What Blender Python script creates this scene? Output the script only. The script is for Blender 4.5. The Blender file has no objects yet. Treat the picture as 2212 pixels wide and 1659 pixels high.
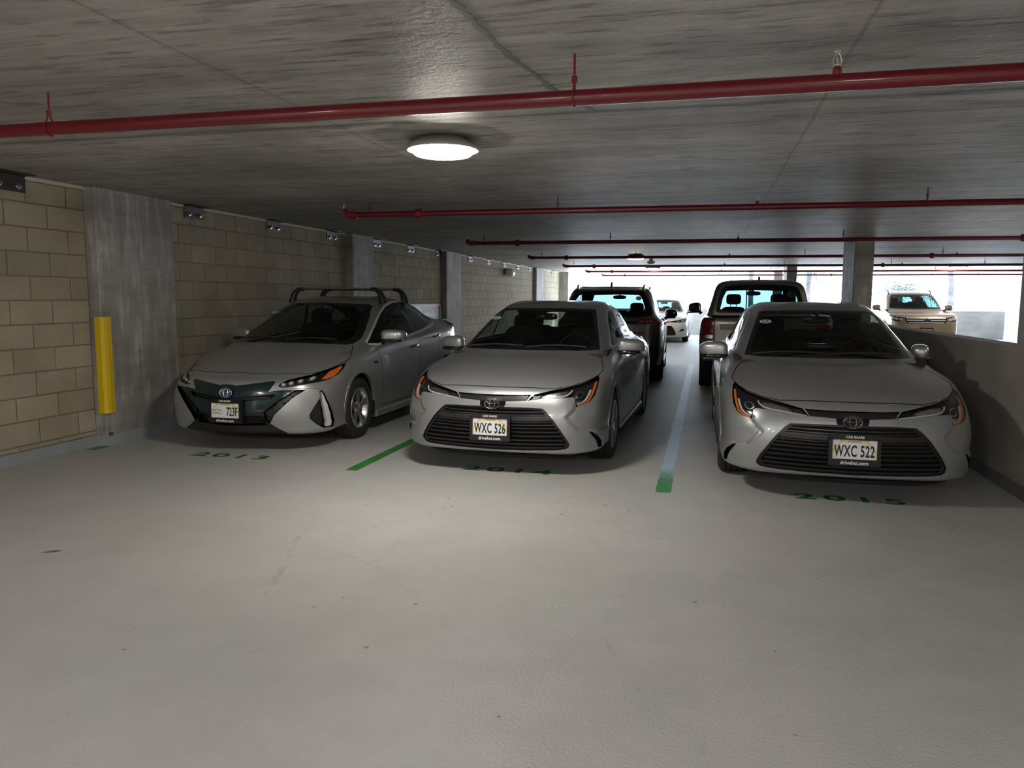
import bpy, bmesh, math, random
import numpy as np
from mathutils import Vector, Matrix
from mathutils.geometry import tessellate_polygon
SC = bpy.context.scene
COL = SC.collection
random.seed(7)
RNG = np.random.default_rng(11)

# ------------------------------------------------------------------ camera
cam_d = bpy.data.cameras.new('camera')
cam = bpy.data.objects.new('camera', cam_d)
COL.objects.link(cam)
SC.camera = cam
cam_d.sensor_width = 36.0
cam_d.lens = 1661.0 / 2212.0 * 36.0
cam_d.clip_start = 0.05
cam_d.clip_end = 800
_R = Matrix(((0.96996908, 0.03132777, -0.24120233),
             (0.24318897, -0.1070844, 0.96404982),
             (0.00437253, -0.99375626, -0.11148713)))
_M = Matrix(((_R[0][0], -_R[0][1], -_R[0][2]),
             (_R[1][0], -_R[1][1], -_R[1][2]),
             (_R[2][0], -_R[2][1], -_R[2][2]))).to_4x4()
cam.matrix_world = Matrix.Translation((0, 0, 1.45)) @ _M

# ------------------------------------------------------------------ view, world, sun
SC.view_settings.view_transform = 'Standard'
SC.view_settings.look = 'None'
SC.view_settings.gamma = 1.0
SC.view_settings.use_curve_mapping = False
SC.view_settings.exposure = 1.12
W = bpy.data.worlds.new('overcast_sky')
SC.world = W
W.use_nodes = True
_nt = W.node_tree
_bg = _nt.nodes['Background']
_tc = _nt.nodes.new('ShaderNodeTexCoord')
_sx = _nt.nodes.new('ShaderNodeSeparateXYZ')
_mr = _nt.nodes.new('ShaderNodeMapRange')
_mx = _nt.nodes.new('ShaderNodeMix')
_mx.data_type = 'RGBA'
_nt.links.new(_tc.outputs['Generated'], _sx.inputs[0])
_nt.links.new(_sx.outputs['Z'], _mr.inputs['Value'])
_mr.inputs['From Min'].default_value = -0.05
_mr.inputs['From Max'].default_value = 0.6
_nt.links.new(_mr.outputs[0], _mx.inputs['Factor'])
_mx.inputs['A'].default_value = (0.80, 0.90, 1.0, 1)
_mx.inputs['B'].default_value = (0.45, 0.68, 1.0, 1)
_nt.links.new(_mx.outputs['Result'], _bg.inputs['Color'])
_bg.inputs['Strength'].default_value = 8.5
sun_d = bpy.data.lights.new('sun', 'SUN')
sun_d.energy = 12.0
sun_d.angle = math.radians(1.0)
sun_d.color = (1.0, 0.95, 0.86)
sun = bpy.data.objects.new('sun', sun_d)
COL.objects.link(sun)
sun.location = (20, 60, 40)
sun.rotation_euler = Vector((0.35, 0.9, 1.0)).to_track_quat('Z', 'Y').to_euler()

# ------------------------------------------------------------------ helpers
def tag(o, label=None, cat=None, group=None, kind=None):
    if label: o['label'] = label
    if cat: o['category'] = cat
    if group: o['group'] = group
    if kind: o['kind'] = kind
    return o

def empty(name, loc=(0, 0, 0), rz=0.0, label=None, cat=None, group=None, kind=None):
    o = bpy.data.objects.new(name, None)
    o.empty_display_size = 0.1
    COL.objects.link(o)
    o.location = loc
    o.rotation_euler = (0, 0, rz)
    return tag(o, label, cat, group, kind)

def link(name, me, mat, parent=None, loc=None):
    o = bpy.data.objects.new(name, me)
    COL.objects.link(o)
    if mat is not None and not me.materials:
        me.materials.append(mat)
    if parent is not None: o.parent = parent
    if loc is not None: o.location = loc
    return o

def copy_tree(o, parent=None):
    c = o.copy()
    COL.objects.link(c)
    c.parent = parent
    for ch in list(o.children):
        copy_tree(ch, c)
    return c

def toM(right, up, out, loc):
    """matrix whose x,y,z columns are the given vectors"""
    m = Matrix((right, up, out)).transposed().to_4x4()
    return Matrix.Translation(loc) @ m

class MB:
    """collects simple solids into one mesh"""
    def __init__(s):
        s.v = []; s.f = []; s.sm = []
    def add(s, verts, faces, smooth=False):
        b = len(s.v)
        s.v += [tuple(p) for p in verts]
        s.f += [tuple(i + b for i in f) for f in faces]
        s.sm += [smooth] * len(faces)
        return s
    def box(s, x0, x1, y0, y1, z0, z1):
        v = [(x0, y0, z0), (x1, y0, z0), (x1, y1, z0), (x0, y1, z0), (x0, y0, z1), (x1, y0, z1), (x1, y1, z1), (x0, y1, z1)]
        return s.add(v, [(3, 2, 1, 0), (4, 5, 6, 7), (0, 1, 5, 4), (1, 2, 6, 5), (2, 3, 7, 6), (3, 0, 4, 7)])
    def bevbox(s, x0, x1, y0, y1, z0, z1, b):
        """box with chamfered edges"""
        v = []
        for (x, sx) in ((x0, 1), (x1, -1)):
            for (y, sy) in ((y0, 1), (y1, -1)):
                for (z, sz) in ((z0, 1), (z1, -1)):
                    v += [(x, y + sy * b, z + sz * b), (x + sx * b, y, z + sz * b), (x + sx * b, y + sy * b, z)]
        I = lambda i, j, k, a: ((i * 2 + j) * 2 + k) * 3 + a
        f = []
        for i in (0, 1):
            q = [I(i, 0, 0, 0), I(i, 0, 1, 0), I(i, 1, 1, 0), I(i, 1, 0, 0)]
            f.append(q if i == 0 else q[::-1])
            q = [I(0, i, 0, 1), I(1, i, 0, 1), I(1, i, 1, 1), I(0, i, 1, 1)]
            f.append(q if i == 0 else q[::-1])
            q = [I(0, 0, i, 2), I(0, 1, i, 2), I(1, 1, i, 2), I(1, 0, i, 2)]
            f.append(q if i == 0 else q[::-1])
        for i in (0, 1):
            for j in (0, 1):
                a = [I(i, j, 0, 0), I(i, j, 0, 1), I(i, j, 1, 1), I(i, j, 1, 0)]
                f.append(a if (i + j) % 2 == 0 else a[::-1])
                a = [I(i, 0, j, 0), I(i, 1, j, 0), I(i, 1, j, 2), I(i, 0, j, 2)]
                f.append(a if (i + j) % 2 == 0 else a[::-1])
                a = [I(0, i, j, 1), I(0, i, j, 2), I(1, i, j, 2), I(1, i, j, 1)]
                f.append(a if (i + j) % 2 == 0 else a[::-1])
                for k in (0, 1):
                    t = [I(i, j, k, 0), I(i, j, k, 1), I(i, j, k, 2)]
                    f.append(t if (i + j + k) % 2 else t[::-1])
        return s.add(v, f)
    def tube(s, pts, r, n=10, caps=True, smooth=True):
        pts = [Vector(p) for p in pts]
        rs = r if isinstance(r, (list, tuple)) else [r] * len(pts)
        rings = []
        up = None
        for i, p in enumerate(pts):
            d = (pts[min(i + 1, len(pts) - 1)] - pts[max(i - 1, 0)]).normalized()
            if up is None:
                up = Vector((0, 0, 1)) if abs(d.z) < .9 else Vector((1, 0, 0))
            a = d.cross(up).normalized(); b = a.cross(d).normalized(); up = b
            rings.append([p + (a * math.cos(t) + b * math.sin(t)) * rs[i] for t in [2 * math.pi * k / n for k in range(n)]])
        v = [q for rg in rings for q in rg]
        f = [(i * n + k, i * n + (k + 1) % n, (i + 1) * n + (k + 1) % n, (i + 1) * n + k) for i in range(len(pts) - 1) for k in range(n)]
        s.add(v, f, smooth)
        if caps:
            s.add(rings[0], [tuple(range(n))[::-1]]); s.add(rings[-1], [tuple(range(n))])
        return s
    def lathe(s, prof, n=24, axis='z', c=(0, 0, 0), smooth=True, closed=False):
        """prof: list of (radius, height along axis)"""
        v = []
        for (r, h) in prof:
            for k in range(n):
                t = 2 * math.pi * k / n
                a, b = r * math.cos(t), r * math.sin(t)
                p = {'z': (a, b, h), 'y': (b, h, a), 'x': (h, a, b)}[axis]
                v.append((p[0] + c[0], p[1] + c[1], p[2] + c[2]))
        m = len(prof)
        f = [(i * n + k, i * n + (k + 1) % n, ((i + 1) % m) * n + (k + 1) % n, ((i + 1) % m) * n + k) for i in range(m if closed else m - 1) for k in range(n)]
        return s.add(v, f, smooth)
    def prism(s, poly, fn, d0, d1, smooth=False):
        """poly: 2D outline, fn(a,b,d)->3D, extruded from d0 to d1"""
        n = len(poly)
        v = [fn(a, b, d0) for a, b in poly] + [fn(a, b, d1) for a, b in poly]
        tris = tessellate_polygon([[Vector((a, b, 0)) for a, b in poly]])
        f = [tuple(t) for t in tris] + [tuple(n + i for i in t[::-1]) for t in tris]
        f += [(i, (i + 1) % n, n + (i + 1) % n, n + i) for i in range(n)]
        return s.add(v, f, smooth)
    def mesh(s, name, fix=True):
        me = bpy.data.meshes.new(name)
        me.from_pydata(s.v, [], s.f)
        me.polygons.foreach_set('use_smooth', s.sm)
        if fix:
            bm = bmesh.new(); bm.from_mesh(me)
            bmesh.ops.recalc_face_normals(bm, faces=bm.faces)
            bm.to_mesh(me); bm.free()
        me.update()
        return me
    def build(s, name, mat, parent=None, loc=None):
        return link(name, s.mesh(name), mat, parent, loc)

def sup(cx, cy, cz, rx, ry, rz, e=0.5, nu=20, nv=12, tilt=0.0):
    """rounded box (superellipsoid) verts and faces"""
    f = lambda w, m: math.copysign(abs(w) ** m, w)
    v = []; fc = []
    for j in range(nv + 1):
        b = -math.pi / 2 + math.pi * j / nv
        for i in range(nu):
            a = 2 * math.pi * i / nu
            x = rx * f(math.cos(b), e) * f(math.cos(a), e)
            y = ry * f(math.cos(b), e) * f(math.sin(a), e)
            z = rz * f(math.sin(b), e)
            y2 = y * math.cos(tilt) + z * math.sin(tilt); z2 = -y * math.sin(tilt) + z * math.cos(tilt)
            v.append((cx + x, cy + y2, cz + z2))
    for j in range(nv):
        for i in range(nu):
            fc.append((j * nu + i, j * nu + (i + 1) % nu, (j + 1) * nu + (i + 1) % nu, (j + 1) * nu + i))
    return v, fc

# ------------------------------------------------------------------ materials
def mat(name, col=(.5, .5, .5), rough=.5, metal=0.0, coat=0.0, emit=None, es=0.0, spec=0.5, bump=None, var=None, alpha=1.0, trans=0.0, ior=1.45, coat_rough=0.03):
    m = bpy.data.materials.new(name)
    m.use_nodes = True
    nt = m.node_tree
    b = nt.nodes['Principled BSDF']
    b.inputs['Base Color'].default_value = (*col, 1)
    b.inputs['Roughness'].default_value = rough
    b.inputs['Metallic'].default_value = metal
    b.inputs['Coat Weight'].default_value = coat
    b.inputs['Coat Roughness'].default_value = coat_rough
    b.inputs['Specular IOR Level'].default_value = spec
    b.inputs['IOR'].default_value = ior
    b.inputs['Transmission Weight'].default_value = trans
    if emit:
        b.inputs['Emission Color'].default_value = (*emit, 1)
        b.inputs['Emission Strength'].default_value = es
    if var:      # (scale, amount) mottled colour
        n = nt.nodes.new('ShaderNodeTexNoise'); n.inputs['Scale'].default_value = var[0]; n.inputs['Detail'].default_value = 6
        t = nt.nodes.new('ShaderNodeTexCoord'); nt.links.new(t.outputs['Object'], n.inputs['Vector'])
        r = nt.nodes.new('ShaderNodeMapRange'); r.inputs['From Min'].default_value = .3; r.inputs['From Max'].default_value = .7
        r.inputs['To Min'].default_value = 1 - var[1]; r.inputs['To Max'].default_value = 1 + var[1]
        nt.links.new(n.outputs[0], r.inputs['Value'])
        x = nt.nodes.new('ShaderNodeVectorMath'); x.operation = 'SCALE'; x.inputs[0].default_value = col
        nt.links.new(r.outputs[0], x.inputs['Scale']); nt.links.new(x.outputs[0], b.inputs['Base Color'])
    if bump:     # (scale, strength)
        n = nt.nodes.new('ShaderNodeTexNoise'); n.inputs['Scale'].default_value = bump[0]; n.inputs['Detail'].default_value = 4
        t = nt.nodes.new('ShaderNodeTexCoord'); nt.links.new(t.outputs['Object'], n.inputs['Vector'])
        k = nt.nodes.new('ShaderNodeBump'); k.inputs['Strength'].default_value = bump[1]; k.inputs['Distance'].default_value = .01
        nt.links.new(n.outputs[0], k.inputs['Height']); nt.links.new(k.outputs[0], b.inputs['Normal'])
    return m

def glassmat(name, tint, refl=1.0, rough=0.02):
    m = bpy.data.materials.new(name); m.use_nodes = True
    nt = m.node_tree; nt.nodes.clear()
    o = nt.nodes.new('ShaderNodeOutputMaterial'); mx = nt.nodes.new('ShaderNodeMixShader')
    t = nt.nodes.new('ShaderNodeBsdfTransparent'); g = nt.nodes.new('ShaderNodeBsdfGlossy')
    fr = nt.nodes.new('ShaderNodeFresnel')
    ge = nt.nodes.new('ShaderNodeNewGeometry'); mr = nt.nodes.new('ShaderNodeMapRange')   # a thin pane: same reflection from both sides
    mr.inputs['To Min'].default_value = 1.5; mr.inputs['To Max'].default_value = 1 / 1.5
    nt.links.new(ge.outputs['Backfacing'], mr.inputs['Value']); nt.links.new(mr.outputs[0], fr.inputs['IOR'])
    ml = nt.nodes.new('ShaderNodeMath'); ml.operation = 'MULTIPLY'; ml.inputs[1].default_value = refl
    t.inputs[0].default_value = (*tint, 1); g.inputs['Roughness'].default_value = rough
    nt.links.new(fr.outputs[0], ml.inputs[0]); nt.links.new(ml.outputs[0], mx.inputs[0])
    nt.links.new(t.outputs[0], mx.inputs[1]); nt.links.new(g.outputs[0], mx.inputs[2]); nt.links.new(mx.outputs[0], o.inputs[0])
    return m

# ------------------------------------------------------------------ text -> flat mesh
_fonts = {}
def text_mesh(txt, size, name='lettering', extrude=0.001, bold=0.0, align='CENTER', sx=1.0, shear=0.0, spacing=1.0):
    cu = bpy.data.curves.new('t', 'FONT')
    cu.body = txt; cu.size = size; cu.extrude = extrude; cu.offset = bold
    cu.align_x = align; cu.align_y = 'CENTER'; cu.resolution_u = 3; cu.shear = shear; cu.space_character = spacing
    ob = bpy.data.objects.new('t', cu); COL.objects.link(ob)
    dg = bpy.context.evaluated_depsgraph_get()
    me = bpy.data.meshes.new_from_object(ob.evaluated_get(dg))
    me.name = name
    bpy.data.objects.remove(ob); bpy.data.curves.remove(cu)
    if sx != 1.0: me.transform(Matrix.Diagonal((sx, 1, 1, 1)))
    me.materials.clear()
    return me

# ------------------------------------------------------------------ skin: a smooth surface that panels are cut out of
def catmull(P, n):
    """P: (m,...) control values -> interpolated ((m-1)*n+1,...); centripetal-ish tangents limited"""
    m = P.shape[0]
    out = []
    T = np.zeros_like(P)
    d = P[1:] - P[:-1]
    L = np.sqrt((d ** 2).sum(-1, keepdims=True)) + 1e-6
    T[0] = d[0] / L[0]; T[-1] = d[-1] / L[-1]
    a = L[:-1]; b = L[1:]
    T[1:-1] = (d[:-1] / a * b + d[1:] / b * a) / (a + b)
    for i in range(m - 1):
        k = n[i] if isinstance(n, (list, tuple)) else n
        t = np.arange(k) / k
        for tt in t:
            h00 = 2 * tt ** 3 - 3 * tt ** 2 + 1; h10 = tt ** 3 - 2 * tt ** 2 + tt
            h01 = -2 * tt ** 3 + 3 * tt ** 2; h11 = tt ** 3 - tt ** 2
            out.append(h00 * P[i] + h10 * L[i] * T[i] + h01 * P[i + 1] + h11 * L[i] * T[i + 1])
    out.append(P[-1])
    return np.array(out)

def _clip(poly, n, c, keep_in=True):
    """poly k x 6, keep side where n.p - c >= 0 (2D in cols given via n as 6-vector)"""
    d = poly @ n - c
    d[np.abs(d) < 1e-7] = 0.0
    if not keep_in: d = -d
    out = []
    k = len(poly)
    for i in range(k):
        j = (i + 1) % k
        if d[i] >= 0: out.append(poly[i])
        if (d[i] > 1e-9 and d[j] < -1e-9) or (d[i] < -1e-9 and d[j] > 1e-9):
            t = d[i] / (d[i] - d[j])
            out.append(poly[i] + t * (poly[j] - poly[i]))
    return np.array(out) if len(out) >= 3 else None

def _area2(p, ax):
    x = p[:, ax[0]]; y = p[:, ax[1]]
    return abs(np.dot(x, np.roll(y, -1)) - np.dot(y, np.roll(x, -1))) / 2

class Skin:
    def __init__(s, faces=None):
        s.F = faces or []
        s.outline = None; s.ax = None
    def bb(s):
        return (np.array([f[:, :6].min(0) for f in s.F]), np.array([f[:, :6].max(0) for f in s.F]))
    def pick(s, poly, ax, cond=None, remove=True):
        """faces inside the outline (2D, projected on axes ax). cond(center pos, normal)->bool. Returns Skin"""
        poly = [tuple(p) for p in poly]
        ins_all = []
        if s.F:
            if not hasattr(s, '_bb') or len(s._bb[0]) != len(s.F): s._bb = s.bb()
            lo, hi = s._bb
            pa = np.array(poly)
            m = (lo[:, ax[0]] <= pa[:, 0].max()) & (hi[:, ax[0]] >= pa[:, 0].min()) & (lo[:, ax[1]] <= pa[:, 1].max()) & (hi[:, ax[1]] >= pa[:, 1].min())
            idx = np.nonzero(m)[0]
            work = []
            keep = np.ones(len(s.F), bool)
            for i in idx:
                f = s.F[i]
                c = f.mean(0)
                if cond is None or cond(c[:3], c[3:]):
                    work.append(f); keep[i] = False
            tris = tessellate_polygon([[Vector((a, b, 0)) for a, b in poly]])
            for t in tris:
                q = np.array([poly[i] for i in t])
                ar = (q[1, 0] - q[0, 0]) * (q[2, 1] - q[0, 1]) - (q[1, 1] - q[0, 1]) * (q[2, 0] - q[0, 0])
                if abs(ar) < 1e-10: continue
                if ar < 0: q = q[::-1]
                pl = []
                for i in range(3):
                    a = q[i]; b = q[(i + 1) % 3]
                    e = b - a; e = e / (np.hypot(*e) + 1e-12)
                    n = np.zeros(6); n[ax[0]] = -e[1]; n[ax[1]] = e[0]
                    pl.append((n, n[ax[0]] * a[0] + n[ax[1]] * a[1]))
                nw = []
                for f in work:
                    D = [f @ n - c for n, c in pl]
                    if any(d.max() <= 1e-7 for d in D):
                        nw.append(f); continue
                    if all(d.min() >= -1e-7 for d in D):
                        ins_all.append(f); continue
                    rest = []; cur = f
                    for (n, c) in pl:
                        d = cur @ n - c
                        if d.min() >= -1e-7: continue
                        o = _clip(cur, n, c, False)
                        if o is not None and len(o) >= 3: rest.append(o)
                        cur = _clip(cur, n, c, True)
                        if cur is None: break
                    if cur is None or _area2(cur, ax) < 1e-10:
                        nw.append(f); continue
                    ins_all.append(cur); nw += rest
                work = nw
            if remove:
                s.F = [s.F[i] for i in np.nonzero(keep)[0]] + work
                if hasattr(s, '_bb'): del s._bb
        r = Skin(ins_all)
        r.outline = np.array(poly); r.ax = ax
        return r
    def where(s, cond):
        return Skin([f for f in s.F if cond(f.mean(0)[:3], f.mean(0)[3:])])
    def mesh(s, name, off=0.0, back=None, flip=False, wall_up=True):
        """off: offset of the visible face; back: offset of a second face behind it, joined by walls"""
        V = []; idx = {}; Fc = []; LN = []
        def vid(p):
            k = (round(p[0], 5), round(p[1], 5), round(p[2], 5))
            if k not in idx:
                idx[k] = len(V); V.append(k)
            return idx[k]
        def addf(pts, nrm):
            ids = [vid(p) for p in pts]
            o = []; on = []
            for i, q in enumerate(ids):
                if q != ids[i - 1] or len(ids) < 2:
                    o.append(q); on.append(nrm[i])
            if len(o) > 1 and o[0] == o[-1]: o.pop(); on.pop()
            ch = True
            while ch and len(o) >= 3:      # drop zero-width spikes
                ch = False
                for i in range(len(o)):
                    if o[i - 1] == o[(i + 1) % len(o)] or o[i] == o[i - 1]:
                        del o[i]; del on[i]; ch = True
                        break
            if len(o) < 3 or len(set(o)) != len(o): return
            Fc.append(o); LN.extend(on)
        for f in s.F:
            p = f[:, :3] + f[:, 3:] * off
            n = f[:, 3:]
            if flip: addf(p[::-1], -n[::-1])
            else: addf(p, n)
        if back is not None and s.outline is not None:
            ed = {}
            for f in s.F:
                k = len(f)
                for i in range(k):
                    a, b = f[i], f[(i + 1) % k]
                    ka = tuple(np.round(a[:3], 5)); kb = tuple(np.round(b[:3], 5))
                    if ka == kb: continue
                    if (kb, ka) in ed: del ed[(kb, ka)]
                    else: ed[(ka, kb)] = (a, b)
            O = s.outline; O2 = np.roll(O, -1, 0)
            E = O2 - O; EL = (E ** 2).sum(1) + 1e-12
            def near(p):
                w = np.array([p[s.ax[0]], p[s.ax[1]]])
                t = np.clip(((w - O) * E).sum(1) / EL, 0, 1)
                return (np.hypot(*((O + E * t[:, None]) - w).T)).min() < 2e-4
            for (a, b) in ed.values():
                if near((a + b) / 2):
                    A0 = a[:3] + a[3:] * off; B0 = b[:3] + b[3:] * off
                    A1 = a[:3] + a[3:] * back; B1 = b[:3] + b[3:] * back
                    e = B0 - A0; nn = np.cross(e, a[3:]); L = np.linalg.norm(nn)
                    if L < 1e-9: continue
                    nn = nn / L
                    if off < back: nn = -nn; addf([A0, B0, B1, A1], [nn] * 4)
                    else: addf([B0, A0, A1, B1], [nn] * 4)
        me = bpy.data.meshes.new(name)
        me.from_pydata(V, [], Fc)
        if len(me.loops) == len(LN) and len(LN):
            me.polygons.foreach_set('use_smooth', [True] * len(Fc))
            me.normals_split_custom_set([tuple(x) for x in LN])
        me.update()
        return me
    def build(s, name, m, parent, off=0.0, back=None, flip=False):
        return link(name, s.mesh(name, off, back, flip), m, parent)

def skin_from_rings(rings, nu=6, nv=5, sculpt=None):
    """rings: array (R,S,3) half body (v>=0), R from sill to roof centre, S from front centre to rear centre"""
    P = np.array(rings, float)
    G = catmull(P, nv)                        # along rings (bottom->top)
    G = np.swapaxes(catmull(np.swapaxes(G, 0, 1), nu), 0, 1)   # along stations
    G[:, :, 1] = np.maximum(G[:, :, 1], 0.0)
    G[:, 0, 1] = 0; G[:, -1, 1] = 0; G[-1, :, 1] = 0
    if sculpt is not None: G = sculpt(G)
    # analytic-ish normals from the mirrored grid
    def nrm(G):
        E = np.concatenate([G[:, 1:2] * [1, -1, 1], G, G[:, -2:-1] * [1, -1, 1]], 1)
        ds = E[:, 2:] - E[:, :-2]
        dr = np.gradient(G, axis=0)
        top = G[-2] * [1, -1, 1]
        dr[-1] = (top - G[-2])
        n = np.cross(dr, ds)
        L = np.linalg.norm(n, axis=-1, keepdims=True)
        n = n / np.maximum(L, 1e-9)
        return n
    N = nrm(G)
    # orientation: outward at the side middle
    r0 = G.shape[0] // 4; c0 = G.shape[1] // 2
    if N[r0, c0, 1] < 0: N = -N
    # degenerate pixels on the roof line
    bad = ~(np.linalg.norm(N, axis=-1) > .5)
    N[bad] = (0, 0, 1)
    N[:, 0, 1] = 0; N[:, -1, 1] = 0; N[-1, :, 1] = 0
    N /= np.linalg.norm(N, axis=-1, keepdims=True)
    A = np.concatenate([G, N], -1)
    F = []
    R_, S_ = G.shape[:2]
    for i in range(R_ - 1):
        for j in range(S_ - 1):
            q = np.array([A[i, j], A[i, j + 1], A[i + 1, j + 1], A[i + 1, j]])
            nn = np.cross(q[1, :3] - q[3, :3], q[2, :3] - q[0, :3])
            ar = np.linalg.norm(nn)
            if ar < 1e-8: continue
            if nn @ q[:, 3:].mean(0) < 0: q = q[::-1]
            F.append(q)
            m = q[::-1] * np.array([1, -1, 1, 1, -1, 1])
            F.append(m)
    return Skin(F), G

def strip(pts, w, closed=False):
    """polyline -> thin polygon outline; w single or per-point"""
    p = np.array(pts, float)
    n = len(p)
    ws = w if isinstance(w, (list, tuple)) else [w] * n
    L = []; R = []
    for i in range(n):
        d = p[min(i + 1, n - 1)] - p[max(i - 1, 0)]
        d = d / (np.hypot(*d) + 1e-12)
        q = np.array([-d[1], d[0]])
        L.append(p[i] + q * ws[i] / 2); R.append(p[i] - q * ws[i] / 2)
    return [tuple(x) for x in L] + [tuple(x) for x in R[::-1]]

def smooth_line(pts, n=5):
    P = np.array(pts, float)
    return [tuple(x) for x in catmull(P, n)]

def rpoly(pts, r=0.02, n=3):
    """round the corners of a polygon"""
    out = []
    P = [np.array(p, float) for p in pts]
    k = len(P)
    for i in range(k):
        a, b, c = P[i - 1], P[i], P[(i + 1) % k]
        d1 = a - b; d2 = c - b
        l1 = np.hypot(*d1); l2 = np.hypot(*d2)
        rr = min(r, l1 * .45, l2 * .45)
        s = b + d1 / l1 * rr; e = b + d2 / l2 * rr
        for t in range(n + 1):
            t = t / n
            out.append(tuple((1 - t) ** 2 * s + 2 * t * (1 - t) * b + t * t * e))
    return out

def ell(cx, cz, rx, rz, n=28, a0=0, a1=2 * math.pi):
    return [(cx + rx * math.cos(a0 + (a1 - a0) * i / n), cz + rz * math.sin(a0 + (a1 - a0) * i / n)) for i in range(n)]

def mir(poly):
    return [(-a, b) for a, b in poly][::-1]

# ------------------------------------------------------------------ shared car materials
def paint(name, col, metal=.75, rough=.34):
    m = mat(name, col, rough, metal, coat=.8, coat_rough=.04)
    nt = m.node_tree; b = nt.nodes['Principled BSDF']
    n = nt.nodes.new('ShaderNodeTexNoise'); n.inputs['Scale'].default_value = 900; n.inputs['Detail'].default_value = 1
    t = nt.nodes.new('ShaderNodeTexCoord'); nt.links.new(t.outputs['Object'], n.inputs['Vector'])
    r = nt.nodes.new('ShaderNodeMapRange'); r.inputs['To Min'].default_value = rough - .05; r.inputs['To Max'].default_value = rough + .07
    nt.links.new(n.outputs[0], r.inputs['Value']); nt.links.new(r.outputs[0], b.inputs['Roughness'])
    return m
M = {}
M['silver'] = paint('silver_metallic_paint', (.385, .40, .405), .62, .36)
M['silver2'] = paint('silver_paint_warm', (.41, .42, .415), .62, .36)
M['graphite'] = paint('dark_grey_metallic_paint', (.15, .145, .14), .6, .3)
M['greige'] = paint('grey_brown_metallic_paint', (.23, .215, .19), .6, .3)
M['white'] = paint('white_paint', (.82, .82, .82), .0, .3)
M['gold'] = paint('sandy_gold_metallic_paint', (.62, .50, .36), .55, .3)
M['black_gloss'] = mat('gloss_black_trim', (.006, .006, .007), .08, coat=.5)
M['black'] = mat('matte_black_plastic', (.02, .02, .021), .5)
M['slat'] = mat('satin_black_plastic', (.018, .018, .020), .3)
M['void'] = mat('dark_recess', (.006, .006, .006), .8)
M['rubber'] = mat('tire_rubber', (.022, .022, .022), .72, bump=(90, .3))
M['alloy'] = mat('alloy_wheel', (.55, .55, .55), .28, .85)
M['alloy_dark'] = mat('dark_wheel_backing', (.03, .03, .03), .5)
M['disc'] = mat('brake_disc_steel', (.25, .24, .23), .4, .9)
M['chrome'] = mat('chrome', (.82, .82, .83), .08, 1.0)
M['chrome_soft'] = mat('satin_chrome', (.85, .85, .86), .3, .7)
M['bright_bar'] = mat('bright_plated_bar', (.85, .85, .84), .35, .3)
M['mirror'] = mat('mirror_glass', (.75, .78, .8), .02, 1.0)
M['glass'] = glassmat('window_glass', (.52, .58, .56), 1.0)
M['glass_rear'] = glassmat('tinted_rear_glass', (.16, .18, .18), 1.1)
M['glass_sky'] = glassmat('green_tinted_glass', (.20, .30, .31), 1.0)
M['lens'] = glassmat('clear_lamp_lens', (.92, .93, .94), 1.0)
M['amber'] = mat('amber_reflector', (.75, .17, .02), .15, coat=.6, bump=(120, .3))
M['red'] = mat('red_tail_lamp', (.17, .005, .008), .12, coat=.8)
M['reflector'] = mat('lamp_reflector_chrome', (.78, .78, .8), .16, 1.0, bump=(60, .5))
M['guide'] = mat('white_light_guide', (.6, .62, .63), .25, .1, coat=.5)
M['smoke'] = mat('smoked_lamp_bezel', (.02, .02, .022), .2, .3)
M['seat'] = mat('dark_seat_cloth', (.014, .014, .015), .85)
M['dash'] = mat('dark_dashboard', (.02, .02, .021), .6)
M['liner'] = mat('beige_pillar_trim', (.50, .48, .42), .8)
M['liner_dark'] = mat('dark_cabin_trim', (.03, .03, .03), .8)
M['plate_white'] = mat('licence_plate_white', (.82, .84, .85), .35)
M['plate_black'] = mat('licence_frame_black', (.012, .012, .013), .35)
M['ink'] = mat('plate_black_ink', (.01, .01, .01), .5)
M['ink_grey'] = mat('plate_grey_ink', (.22, .22, .22), .5)
M['ink_white'] = mat('white_print', (.85, .85, .85), .5)
M['teal'] = mat('teal_sticker', (.04, .22, .28), .4)
M['sticker_white'] = mat('white_sticker_print', (.75, .85, .88), .4)
M['prime_green'] = mat('dark_teal_gloss_panel', (.003, .024, .025), .14, .2, coat=.8)
M['dark_chrome'] = mat('dark_chrome', (.22, .22, .23), .15, 1.0)
M['emblem_blue'] = mat('emblem_blue', (.02, .05, .25), .2, coat=.6)
M['bow_red'] = mat('rainbow_red', (.80, .42, .38), .5)
M['hawaii'] = mat('plate_state_print', (.45, .16, .06), .5)
M['bow_orange'] = mat('rainbow_orange', (.88, .62, .25), .5)
M['bow_yellow'] = mat('rainbow_yellow', (.90, .82, .40), .5)
M['bow_blue'] = mat('rainbow_blue', (.60, .74, .80), .5)

# ------------------------------------------------------------------ garage materials
def N(nt, t, **k):
    n = nt.nodes.new(t)
    for a, b in k.items():
        if a in n.inputs: n.inputs[a].default_value = b
        else: setattr(n, a, b)
    return n

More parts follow.
